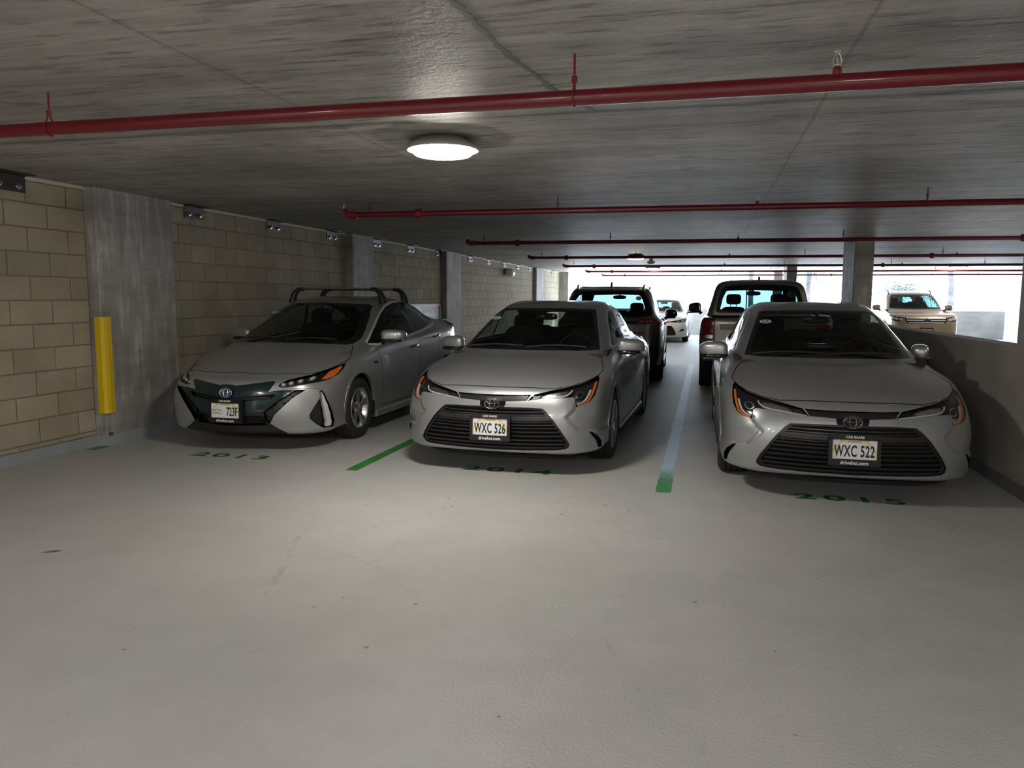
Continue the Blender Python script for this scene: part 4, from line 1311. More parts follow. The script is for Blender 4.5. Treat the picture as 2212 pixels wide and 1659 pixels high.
        sub('amber_lamp', strip([(.690, .580), (.735, .594), (.768, .625), (.781, .665), (.788, .71), (.787, .755)], .015), 'amber', -.006, -.02)
        sub('reflector_bowl', ell(.695, .668, .034, .028, 20), 'reflector', -.012, -.028)
        sub('projector_lens', ell(.695, .668, .022, .019, 20), 'black_gloss', -.004, -.02)
        sub('reflector_bowl', [(.675, .60), (.70, .608), (.715, .628), (.68, .626)], 'reflector', -.012, -.028)
        h.build('lamp_lens', M['lens'], o, .001)
    # --- bumper side vents and lower blade
    for s in (1, -1):
        v = sk.pick([(a * s, b) for a, b in [(.775, .372), (.80, .362), (.835, .325), (.853, .28), (.855, .222), (.835, .222), (.828, .262), (.815, .30), (.79, .345)]], FRONT, lambda p, n: p[0] < .5)
        v.build('bumper_vent', M['void'], root, -.03, 0.0)
    # --- windshield
    wo = [(0, .957), (.30, .959), (.55, .958), (.672, .962), (.655, 1.0), (.618, 1.09), (.570, 1.20), (.525, 1.295), (.505, 1.328), (.46, 1.336), (.25, 1.343), (0, 1.345)]
    wo = wo + [(-a, b) for a, b in wo[-2:0:-1]]
    wi = [(0, 1.0), (.30, .998), (.56, .996), (.60, 1.005), (.608, 1.03), (.585, 1.095), (.535, 1.21), (.495, 1.285), (.465, 1.312), (.40, 1.318), (.2, 1.323), (0, 1.324)]
    wi = wi + [(-a, b) for a, b in wi[-2:0:-1]]
    wc = lambda p, n: .9 < p[0] < 2.2 and p[2] > .93
    w = sk.pick(wo, FRONT, wc)
    g = w.pick(wi, FRONT)
    w.build('windshield_border', M['black_gloss'], root, .001)
    g.build('windshield', M['glass'], root, .001)
    # --- side glass
    dlo = [(1.60, .985), (1.72, 1.03), (1.95, 1.155), (2.12, 1.245), (2.28, 1.300), (2.5, 1.328), (2.8, 1.333), (3.02, 1.318), (3.2, 1.275), (3.38, 1.19), (3.56, 1.08), (3.56, 1.05), (3.3, 1.022), (2.8, 1.005), (2.2, .996), (1.8, .985)]
    panes = [[(1.66, .997), (1.80, 1.055), (1.80, 1.0)],
             [(1.82, 1.002), (1.82, 1.072), (2.0, 1.17), (2.16, 1.25), (2.3, 1.293), (2.47, 1.313), (2.47, 1.018), (2.2, 1.012)],
             [(2.54, 1.020), (2.54, 1.318), (2.8, 1.320), (3.0, 1.305), (3.13, 1.268), (3.13, 1.035), (2.8, 1.022)],
             [(3.16, 1.038), (3.16, 1.26), (3.34, 1.185), (3.50, 1.085), (3.48, 1.062)]]
    for s in (1, -1):
        cn = lambda p, n: p[1] * s > .3 and p[2] > .9 and abs(n[1]) > .25
        d = sk.pick(dlo, SIDE, cn)
        for i, pn in enumerate(panes):
            q = d.pick(pn, SIDE)
            if q.F: q.build('side_window', M['glass'], root, -.002)
        d.build('window_frame', M['black_gloss'], root, .001)
        k = len(dlo)
        ch = sk.pick(strip(dlo + [dlo[0]], .026), SIDE, cn)
        ch.build('window_trim', M['chrome_soft'], root, .004, -.002)
    # --- rear glass
    rw = [(0, 1.06), (.46, 1.055), (.50, 1.08), (.44, 1.20), (.37, 1.285), (.30, 1.295), (0, 1.30)]
    rw = rw + [(-a, b) for a, b in rw[-2:0:-1]]
    panel(sk, root, 'rear_window', rw, FRONT, lambda p, n: p[0] > 3.2 and n[0] > .1, M['glass'])
    # --- wheel arches
    arch(root, sk, .935, .318, .362, m_body)
    arch(root, sk, 3.635, .318, .362, m_body)
    # --- gaps
    up = lambda p, n: p[2] > .66 and p[0] < 1.35 and n[2] > .2
    gap(sk, gaps, [(0.118, 0), (.120, .20), (.128, .33), (.148, .488)], TOP, lambda p, n: .66 < p[2] < .76 and n[0] < 0, .008)
    ho = [(.15, .49), (.225, .612), (.345, .70), (.47, .755), (.57, .782), (.69, .80), (.80, .785), (.95, .757), (1.10, .722), (1.225, .678)]
    gap(sk, gaps, ho, TOP, up, .007)
    sd = lambda p, n: abs(p[1]) > .55 and p[2] < 1.4
    gap(sk, gaps, [(1.40, .30), (1.40, .45), (1.43, .72), (1.52, .85), (1.60, .97)], SIDE, sd, .007)
    gap(sk, gaps, [(2.47, .26), (2.46, .5), (2.49, .8), (2.50, 1.0)], SIDE, sd, .007)
    gap(sk, gaps, [(3.28, .62), (3.38, .78), (3.42, .95), (3.44, 1.03)], SIDE, sd, .007)
    gap(sk, gaps, [(1.40, .262), (2.2, .255), (3.22, .265)], SIDE, sd, .007)
    gaps.build('panel_gap', M['void'], root, -.004)
    # --- hood and doors lifted out as panels of their own
    hp = [(.13, 0), (.135, .33), (.152, .485), (.228, .610), (.348, .697), (.47, .752), (.57, .779), (.69, .796), (.80, .782), (.95, .754), (1.10, .719), (1.225, .674), (1.16, .5), (1.11, .3), (1.10, 0)]
    hp = hp + [(a, -b) for a, b in hp[-2:0:-1]]
    panel(sk, root, 'hood', hp, TOP, lambda p, n: p[2] > .69 and n[2] > .2, m_body)
    for s in (1, -1):
        cn = lambda p, n: p[1] * s > .6
        fd = sk.pick([(1.405, .265), (2.465, .26), (2.457, .5), (2.487, .8), (2.497, 1.0), (2.2, .99), (1.62, .98), (1.525, .85), (1.435, .72), (1.405, .45)], SIDE, cn)
        o = fd.build('front_door', m_body, root)
        rd = sk.pick([(2.475, .262), (3.22, .27), (3.27, .62), (3.375, .78), (3.415, .95), (3.435, 1.02), (3.2, 1.01), (2.51, .995), (2.497, .8), (2.467, .5)], SIDE, cn)
        o2 = rd.build('rear_door', m_body, root)
        for (uu, oo) in ((2.30, o), (3.18, o2)):
            hd = MB()
            hd.tube([(uu - .09, s * .875, .845), (uu - .07, s * .905, .847), (uu + .07, s * .908, .85), (uu + .09, s * .878, .85)], .012, 8)
            hd.build('door_handle', m_body, oo)
    # sill
    for s in (1, -1):
        b = MB()
        b.bevbox(1.28, 3.28, .79 if s > 0 else -.885, .885 if s > 0 else -.79, .155, .235, .015)
        b.build('side_skirt', M['black'], root)
    # tail lamps
    for s in (1, -1):
        panel(sk, root, 'tail_lamp', [(s * .45, .84), (s * .80, .80), (s * .84, .86), (s * .5, .90)], FRONT, lambda p, n: p[0] > 4.0, M['red'], .004, -.01)
    body = sk.build('body', m_body, root)
    up2 = sk.where(lambda p, n: p[2] > .93 and 1.2 < p[0] < 3.9)
    up2.build('headliner', M['liner'], root, -.022, flip=True)
    lo2 = sk.where(lambda p, n: False)
    b = MB(); b.box(1.1, 3.9, -.76, .76, .28, .30); b.box(1.1, 1.14, -.72, .72, .3, .93); b.box(3.5, 3.54, -.7, .7, .3, .98)
    for s in (1, -1): b.box(1.2, 3.5, min(s * .72, s * .76), max(s * .72, s * .76), .3, .96)
    b.box(3.5, 4.0, -.55, .55, .97, .99)
    b.build('cabin_tub', M['liner_dark'], root)
    underbody(root, G)
    seats(root)
    mirror_pod(root, 1.62, .93, .985, m_body)
    wipers(root, 1.17, .972)
    for u in (.935, 3.635):
        for s in (1, -1): wheel(root, u, s * .872, s, .318, .215, .205, 'twin')
    # interior mirror
    b = MB().add(*sup(1.95, 0, 1.255, .02, .12, .035, .6), True); b.tube([(1.93, 0, 1.27), (1.90, 0, 1.31)], .012, 6)
    b.build('rear_view_mirror', M['black_gloss'], root)
    # antenna fin
    b = MB().prism([(3.18, 1.395), (3.36, 1.35), (3.33, 1.42)], lambda a, q, d: (a, d, q), -.018, .018)
    b.build('antenna_fin', m_body, root)
    return sk

sedan_a = empty('sedan', (-1.67, 6.0, 0), math.pi / 2 - .025, 'silver sedan with plate WXC 526, middle of the three nose-out cars', 'car', 'silver sedans parked nose out')
front_sedan(sedan_a, M['silver'])
disc_sticker(sedan_a, (1.70, .475, 1.243), (-.0, -1, 0), (.45, -.1, .30), .052, .030)
# the right-hand sedan is the same model
sedan_b = copy_tree(sedan_a)
sedan_b.location = (1.03, 5.76, 0)
sedan_b.rotation_euler = (0, 0, math.pi / 2 + .01)
sedan_b['label'] = 'silver sedan with plate WXC 522, beside the concrete parapet at right'
# this car's driver-side mirror is folded back
for ch in list(sedan_b.children):
    if ch.name.startswith('side_mirror') and sum(v.co.y for v in ch.data.vertices) < 0:
        h = Vector((1.60, -.835, 0))
        ch.matrix_local = Matrix.Translation(h) @ Matrix.Rotation(math.radians(62), 4, 'Z') @ Matrix.Translation(-h)
plate(sedan_a, -.012, .400, .012, 'WXC 526', .05)
plate(sedan_b, -.012, .400, -.015, 'WXC 522', .05)

# ------------------------------------------------------------------ plug-in hatchback control net
def hatch_net():
    n = remap(SEDAN, um=([0, .1, 1.1, 1.94, 2.8, 4.63], [0, .1, 1.03, 1.92, 2.8, 4.645]), vm=([0, 2], [.986, .986]), zm=([0, .6, .75, .96, 1.345, 1.42], [0, .57, .715, .985, 1.385, 1.462]))
    u = n[..., 0]; z = n[..., 2]
    k = np.clip((u - 1.5) / 3.0, 0, 1)
    wgt = np.interp(z, [.55, .75, .9, 1.02, 1.12], [0, .35, .9, 1, 0])
    n[..., 2] = z + .12 * k * wgt
    E = {  # ring: {station: (u,v,z)}
        8: {9: (3.32, .83, 1.0), 10: (3.65, .815, 1.02), 11: (4.1, .76, 1.055), 12: (4.42, .66, 1.075), 13: (4.55, .38, 1.085), 14: (4.57, 0, 1.085)},
        9: {8: (2.8, .80, 1.0), 9: (3.34, .785, 1.035), 10: (3.66, .76, 1.06), 11: (4.08, .71, 1.085), 12: (4.38, .62, 1.10), 13: (4.5, .36, 1.108), 14: (4.52, 0, 1.108)},
        10: {8: (2.8, .765, 1.035), 9: (3.35, .745, 1.075), 10: (3.68, .715, 1.095), 11: (4.02, .67, 1.112), 12: (4.28, .59, 1.12), 13: (4.38, .35, 1.125), 14: (4.40, 0, 1.125)},
        11: {8: (2.8, .675, 1.22), 9: (3.33, .64, 1.215), 10: (3.62, .60, 1.19), 11: (3.9, .56, 1.175), 12: (4.1, .49, 1.17), 13: (4.2, .3, 1.172), 14: (4.22, 0, 1.172)},
        12: {8: (2.8, .575, 1.395), 9: (3.2, .555, 1.355), 10: (3.5, .53, 1.30), 11: (3.72, .49, 1.25), 12: (3.88, .42, 1.235), 13: (3.96, .26, 1.238), 14: (3.98, 0, 1.24)},
        13: {7: (2.44, .50, 1.43), 8: (2.8, .50, 1.425), 9: (3.12, .485, 1.39), 10: (3.36, .46, 1.345), 11: (3.52, .42, 1.31), 12: (3.64, .36, 1.295), 13: (3.70, .22, 1.30), 14: (3.71, 0, 1.30)},
        14: {8: (2.75, .25, 1.452), 9: (2.95, .24, 1.435), 10: (3.1, .23, 1.41), 11: (3.2, .2, 1.395), 12: (3.26, .17, 1.388), 13: (3.3, .1, 1.39), 14: (3.31, 0, 1.39)},
        15: {8: (2.72, 0, 1.458), 9: (2.85, 0, 1.45), 10: (2.98, 0, 1.435), 11: (3.06, 0, 1.42), 12: (3.1, 0, 1.415), 13: (3.13, 0, 1.412), 14: (3.15, 0, 1.41)},
    }
    for r, d in E.items():
        for s, p in d.items(): n[r, s] = p
    # nose: lower, more pointed hood edge
    for r, du in ((5, -.02), (6, -.04), (7, -.03)):
        for s in range(0, 3): n[r, s, 0] += du
    for s, du in ((1, .05), (2, .10), (3, .12), (4, .06)): n[:8, s, 0] += du
    for s, du in ((1, .03), (2, .05), (3, .05)): n[8, s, 0] += du
    return n
HATCH = hatch_net()

def sym(half):
    return half + [(-a, b) for a, b in half[::-1] if abs(a) > 1e-6]

def hatch_car(root, m_body):
    sk, G = skin_from_rings(HATCH, 8, 6)
    gaps = Skin([])
    fr = lambda p, n: p[0] < 1.0 and n[0] < .05
    lamp = [(.467, .62), (.475, .642), (.528, .678), (.598, .697), (.67, .714), (.75, .752), (.836, .800), (.846, .751), (.838, .705), (.806, .667), (.777, .653), (.752, .648), (.676, .634), (.567, .617), (.511, .610)]
    dark = sym([(0, .637), (.05, .634), (.09, .627), (.19, .640), (.28, .652), (.41, .668), (.438, .659), (.402, .60), (.383, .572), (.50, .588), (.60, .588), (.47, .485), (.351, .393), (.25, .372), (.145, .366), (0, .365)])
    slot = sym([(0, .518), (.085, .520), (.27, .534), (.45, .554), (.44, .53), (.41, .507), (.25, .492), (.09, .481), (0, .479)])
    wing = [(.69, .585), (.745, .584), (.773, .567), (.788, .504), (.757, .434), (.722, .357), (.72, .321), (.755, .263), (.803, .213), (.842, .205), (.85, .190), (.80, .178), (.65, .178), (.547, .188), (.458, .238), (.399, .283), (.445, .36), (.601, .518)]
    grey = [(.612, .588), (.69, .586), (.60, .518), (.445, .362), (.399, .285), (.36, .30), (.351, .393), (.47, .485)]
    void = [(.777, .563), (.79, .504), (.758, .434), (.722, .357), (.72, .321), (.755, .263), (.803, .214), (.845, .214), (.850, .260), (.849, .347), (.838, .44), (.814, .525), (.79, .572)]
    drl = [(.790, .562), (.810, .518), (.832, .439), (.842, .347), (.843, .259), (.839, .226), (.818, .222), (.824, .268), (.819, .384), (.806, .473)]
    # centre panel
    d = sk.pick(dark, FRONT, fr)
    s_ = d.pick(slot, FRONT)
    s_.build('grille_slot', M['void'], root, -.04, 0)
    s_.outline = np.array(slot)
    for zc in (.512, .498):
        c = s_.pick(strip([(x, zc + .04 * abs(x) ** 1.2) for x in np.linspace(-.40, .40, 11)], .006), FRONT, None, remove=False)
        c.build('slat', M['slat'], root, -.012, -.03)
    o = d.build('front_panel', M['prime_green'], root, .004, -.02)
    emblem(root, -.002, .563, .066, .047, .12, m_back='emblem_blue')
    # lower black intake and splitter
    low = sym([(0, .365), (.145, .366), (.25, .372), (.351, .393), (.36, .30), (.399, .283), (.458, .238), (.547, .188), (.50, .168), (0, .162)])
    l_ = sk.pick(low, FRONT, fr)
    l_.pick(sym([(0, .345), (.33, .35), (.35, .30), (.36, .262), (0, .25)]), FRONT).build('lower_intake', M['void'], root, -.05, 0)
    l_.build('lower_bumper', M['black'], root, -.006)
    for zc in (.322, .292, .268):
        l2 = Skin(skin_pick_base(zc))
        if l2.F:
            l2.outline = np.array(strip([(-.34, zc), (.34, zc)], .008)); l2.ax = FRONT
            l2.build('slat', M['slat'], root, -.02, -.05)
    for s in (1, -1):
        P = lambda pl: [(a * s, b) for a, b in pl]
        cn = lambda p, n: p[0] < .9 and p[1] * s > 0
        # scoop
        g = sk.pick(P(grey), FRONT, cn); g.build('scoop_panel', M['slat'], root, -.035, 0.01)
        v = sk.pick(P(void), FRONT, cn)
        dr = v.pick(P(drl), FRONT, None, remove=False)
        v.build('air_scoop', M['black'], root, -.07, 0)
        dr.build('running_light_strip', M['bright_bar'], root, -.004, -.04)
        w = sk.pick(P(wing), FRONT, cn)
        w.build('bumper_wing', m_body, root, .010, -.03)
        e = sk.pick(P(strip([(.386, .574), (.47, .59), (.544, .603), (.62, .608), (.683, .607), (.74, .603), (.775, .588), (.80, .56), (.832, .485), (.853, .35), (.856, .25), (.85, .21)], .014)), FRONT, cn, remove=False)
        e.build('scoop_edge', m_body, root, .009, -.01)
        # headlight
        h = sk.pick(P(lamp), FRONT, lambda p, n: p[0] < 1.0 and p[2] > .55)
        o = h.build('headlight', M['smoke'], root, -.03, 0)
        def sub(name, pl, m, off, back=None):
            c = h.pick(P(pl), FRONT, None, remove=False)
            if c.F: c.build(name, M[m], o, off, back)
        for (a, b, r1, r2) in ((.505, .641, .026, .019), (.567, .655, .026, .019), (.632, .670, .026, .020), (.698, .688, .026, .021)):
            sub('reflector_bowl', ell(a, b, r1, r2, 16), 'reflector', -.010, -.028)
            sub('projector_lens', ell(a, b, r1 * .55, r2 * .55, 12), 'guide', -.002, -.02)
        sub('amber_lamp', [(.825, .782), (.795, .757), (.765, .733), (.758, .674), (.790, .672), (.818, .69), (.832, .72), (.835, .76)], 'amber', -.006, -.02)
        h.build('lamp_lens', M['lens'], o, .001)
    # windshield
    wc = lambda p, n: .8 < p[0] < 2.35 and p[2] > .90
    wo = sym([(0, .972), (.30, .972), (.53, .965), (.66, .955), (.70, .962), (.705, 1.0), (.665, 1.10), (.60, 1.24), (.54, 1.345), (.50, 1.368), (.30, 1.378), (0, 1.382)])
    wi = sym([(0, 1.02), (.30, 1.015), (.60, 1.0), (.645, 1.03), (.615, 1.11), (.56, 1.24), (.505, 1.33), (.46, 1.345), (0, 1.358)])
    w = sk.pick(wo, FRONT, wc); g = w.pick(wi, FRONT)
    w.build('windshield_border', M['black_gloss'], root, .001); g.build('windshield', M['glass'], root, .001)
    dlo = [(1.42, .955), (1.56, 1.005), (1.80, 1.115), (2.12, 1.265), (2.32, 1.335), (2.55, 1.378), (2.85, 1.392), (3.1, 1.368), (3.35, 1.315), (3.6, 1.24), (3.82, 1.155), (3.72, 1.12), (3.4, 1.078), (3.0, 1.035), (2.5, .992), (2.0, .965), (1.6, .945)]
    panes = [[(1.52, .972), (1.66, 1.04), (1.70, .972)],
             [(1.73, .975), (1.68, 1.048), (1.82, 1.108), (2.14, 1.255), (2.34, 1.32), (2.62, 1.364), (2.73, 1.20), (2.76, 1.025), (2.5, 1.005), (2.0, .978)],
             [(2.84, 1.035), (2.80, 1.20), (2.71, 1.37), (2.88, 1.375), (3.1, 1.35), (3.28, 1.312), (3.36, 1.095), (3.0, 1.05)],
             [(3.40, 1.10), (3.33, 1.298), (3.58, 1.225), (3.74, 1.155), (3.68, 1.138)]]
    for s in (1, -1):
        cn = lambda p, n: p[1] * s > .3 and p[2] > .85 and abs(n[1]) > .25
        d = sk.pick(dlo, SIDE, cn)
        for pn in panes:
            q = d.pick(pn, SIDE)
            if q.F: q.build('side_window', M['glass'], root, -.002)
        d.build('window_frame', M['black_gloss'], root, .001)
        sk.pick(strip(dlo + [dlo[0]], .036), SIDE, cn).build('window_trim', M['bright_bar'], root, .005, -.002)
    rw = sym([(0, 1.145), (.50, 1.14), (.46, 1.19), (.38, 1.232), (0, 1.235)])
    panel(sk, root, 'rear_window', [(3.40, 0), (3.42, .33), (3.62, .40), (4.02, .48), (4.1, .3), (4.12, 0), (4.1, -.3), (4.02, -.48), (3.62, -.40), (3.42, -.33)], TOP, lambda p, n: p[2] > 1.1, M['glass_rear'])
    arch(root, sk, 1.03, .315, .362, m_body); arch(root, sk, 3.72, .315, .362, m_body)
    # gaps, hood, doors
    ho = [(.187, 0), (.19, .10), (.196, .20), (.243, .405), (.283, .465), (.319, .545), (.352, .622), (.40, .668), (.50, .715), (.60, .757), (.70, .80), (.79, .823), (.87, .826), (.952, .805), (1.129, .74), (1.20, .706)]
    gap(sk, gaps, ho, TOP, lambda p, n: p[2] > .66 and p[0] < 1.4 and n[2] > .15, .008)
    sd = lambda p, n: abs(p[1]) > .55 and p[2] < 1.5
    gap(sk, gaps, [(1.60, .27), (1.60, .5), (1.58, .75), (1.52, .87), (1.45, .95)], SIDE, sd, .008)
    gap(sk, gaps, [(2.72, .27), (2.70, .5), (2.74, .8), (2.79, 1.02)], SIDE, sd, .008)
    gap(sk, gaps, [(3.38, .66), (3.46, .8), (3.50, .95), (3.44, 1.09)], SIDE, sd, .008)
    gap(sk, gaps, [(1.60, .27), (2.2, .262), (3.25, .28)], SIDE, sd, .008)
    gaps.build('panel_gap', M['void'], root, -.004)
    hp = [(u + .007, v * .995) for u, v in ho[:10]] + [(.70, .795), (.79, .818), (.87, .820), (.952, .80), (1.125, .735), (1.195, .70), (1.08, .5), (1.03, .3), (1.02, 0)]
    hp = hp + [(a, -b) for a, b in hp[-2:0:-1]]
    panel(sk, root, 'hood', hp, TOP, lambda p, n: p[2] > .68 and n[2] > .15 and p[0] < 1.3, m_body)
    for s in (1, -1):
        cn = lambda p, n: p[1] * s > .6
        fd = sk.pick([(1.606, .275), (2.714, .268), (2.694, .5), (2.734, .8), (2.78, 1.01), (2.5, .985), (2.0, .958), (1.6, .94), (1.47, .945), (1.525, .87), (1.585, .75), (1.606, .5)], SIDE, cn)
        o = fd.build('front_door', m_body, root)
        rd = sk.pick([(2.727, .268), (3.25, .286), (3.375, .66), (3.455, .8), (3.494, .95), (3.435, 1.08), (3.0, 1.03), (2.79, 1.01), (2.745, .8), (2.707, .5)], SIDE, cn)
        o2 = rd.build('rear_door', m_body, root)
        for (uu, zz, oo) in ((2.52, .868, o), (3.32, .955, o2)):
            hd = MB().tube([(uu - .10, s * .862, zz - .012), (uu - .075, s * .893, zz - .01), (uu + .075, s * .897, zz + .006), (uu + .10, s * .866, zz + .008)], [.012, .014, .014, .012], 8)
            hd.build('door_handle', M['chrome'] if s < 0 else m_body, oo)
        b = MB().bevbox(1.42, 3.34, .78 if s > 0 else -.872, .872 if s > 0 else -.78, .16, .235, .015)
        b.build('side_skirt', m_body, root)
        # badge on the fender
        MB().bevbox(1.36, 1.46, (.868 if s > 0 else -.876), (.876 if s > 0 else -.868), .748, .768, .003).build('fender_badge', M['chrome'], root)
        panel(sk, root, 'tail_lamp', [(4.30, 1.06), (4.45, 1.10), (4.62, 1.09), (4.62, .90), (4.45, .75), (4.40, .80), (4.48, .98)], SIDE, lambda p, n: p[1] * s > .3 and p[0] > 4.1, M['red'], .006, -.01)
    b = MB().bevbox(4.36, 4.62, -.60, .60, 1.115, 1.14, .01); b.build('rear_spoiler', m_body, root)
    sk.build('body', m_body, root)
    sk.where(lambda p, n: p[2] > .97 and 1.2 < p[0] < 4.1).build('headliner', M['liner'], root, -.025, flip=True)
    b = MB(); b.box(1.15, 4.1, -.74, .74, .28, .30); b.box(1.05, 1.09, -.68, .68, .3, .93); b.box(4.0, 4.04, -.65, .65, .3, 1.05)
    for s in (1, -1): b.box(1.3, 4.0, min(s * .72, s * .75), max(s * .72, s * .75), .3, .94)
    b.build('cabin_tub', M['liner_dark'], root)
    underbody(root, G)
    seats(root, rows=((2.12, .36),), zt=1.20, rear=3.0, dash_u=1.62, dash_z=.93, halfw=.66, su=1.82)
    mirror_pod(root, 1.72, .945, 1.03, m_body, .15, .135, .07)
    wipers(root, 1.09, .99)
    for u in (1.03, 3.72):
        for s in (1, -1): wheel(root, u, s * .862, s, .315, .205, .20, 'five')
    b = MB().add(*sup(1.95, 0, 1.285, .02, .12, .035, .6), True); b.tube([(1.93, 0, 1.30), (1.88, 0, 1.35)], .012, 6)
    b.build('rear_view_mirror', M['black_gloss'], root)
    # mud on the wheel-well edge
    return sk

def skin_pick_base(zc):
    return []

hatch = empty('hatchback', (-4.29, 6.22, 0), math.pi / 2, 'silver plug-in hatchback with black roof bars beside the block wall', 'car')
hatch_car(hatch, M['silver2'])
plate(hatch, -.016, .400, .0, '723F', .02, kind='ev')
disc_sticker(hatch, (1.76, .512, 1.272), (0, -1, 0), (.5, -.1, .28), .055, .028)
def roof_bars(root):
    for (u, v, zr) in ((2.27, .53, 1.395), (2.98, .52, 1.385)):
        r = MB()
        zt = 1.545
        pr = [(-.038, 0), (-.02, .014), (.02, .012), (.038, -.004), (.02, -.012), (-.02, -.010)]
        r.prism(pr, lambda a, b, d: (u + a, d, zt + b), -v + .06, v - .06)
        o = r.build('roof_bar', M['black'], root)
        MB().box(u - .037, u - .034, -v + .08, v - .08, zt - .001, zt + .007).build('bar_edge_strip', mat('copper_strip_%d' % int(u * 10), (.45, .30, .2), .3, .6), o)
        for s in (1, -1):
            q = MB()
            q.tube([(u, s * (v - .10), zt), (u, s * (v - .03), zt - .004), (u, s * (v + .02), zt - .04), (u, s * (v + .045), zt - .09), (u, s * (v + .065), zr - .02)], [.020, .026, .034, .04, .048], 12)
            q.build('bar_foot', M['slat'], o)
roof_bars(hatch)

# ------------------------------------------------------------------ control nets from row tables
FU = np.array([0, .004, .020, .060, .120, .21, .33, .46, .60, .72, .80, .90, .965, .995, 1.0])
FW = np.array([0, .42, .74, .93, .985, 1, 1, 1, 1, 1, 1, .985, .89, .52, 0])
def rows_net(rows, fu=FU, fw=FW):
    out = []
    for (uf, ur, w, zf, z5, z10, zr) in rows:
        u = uf + (ur - uf) * fu
        z = np.interp(np.arange(15), [0, 2, 5, 10, 12, 14], [zf, zf, z5, z10, zr, zr])
        out.append(np.stack([u, w * fw, z], -1))
    return np.array(out)
SUV_ROWS = [(.12, 4.50, .82, .22, .20, .22, .34), (.03, 4.57, .88, .25, .24, .26, .38), (0, 4.60, .905, .35, .36, .38, .46), (0, 4.60, .92, .48, .52, .54, .60), (.02, 4.585, .925, .62, .68, .70, .72),
            (.05, 4.56, .925, .76, .80, .84, .84), (.10, 4.545, .92, .88, .90, .95, .95), (.20, 4.53, .91, .95, .97, 1.02, 1.03), (.55, 4.50, .885, 1.0, 1.02, 1.07, 1.08), (.90, 4.46, .855, 1.03, 1.06, 1.10, 1.12),
            (1.15, 4.42, .82, 1.06, 1.09, 1.13, 1.17), (1.6, 4.28, .745, 1.35, 1.36, 1.38, 1.42), (2.0, 4.12, .665, 1.58, 1.58, 1.58, 1.60), (2.15, 4.0, .59, 1.625, 1.63, 1.63, 1.64), (2.4, 3.8, .3, 1.66, 1.665, 1.66, 1.655), (2.5, 3.7, 0, 1.67, 1.672, 1.668, 1.66)]

def glass_pick(root, sk, poly, ax, cond, border=.03, m='glass', name='rear_window'):
    w = sk.pick(poly, ax, cond)
    c = np.array(poly).mean(0)
    P_ = np.array(poly); sz = (P_.max(0) - P_.min(0)) / 2
    k = 1 - border / sz
    inner = [tuple(c + (np.array(p) - c) * k) for p in poly]
    g = w.pick(inner, ax)
    w.build('window_frame', M['black_gloss'], root, .001)
    return g.build(name, M[m], root, .0)

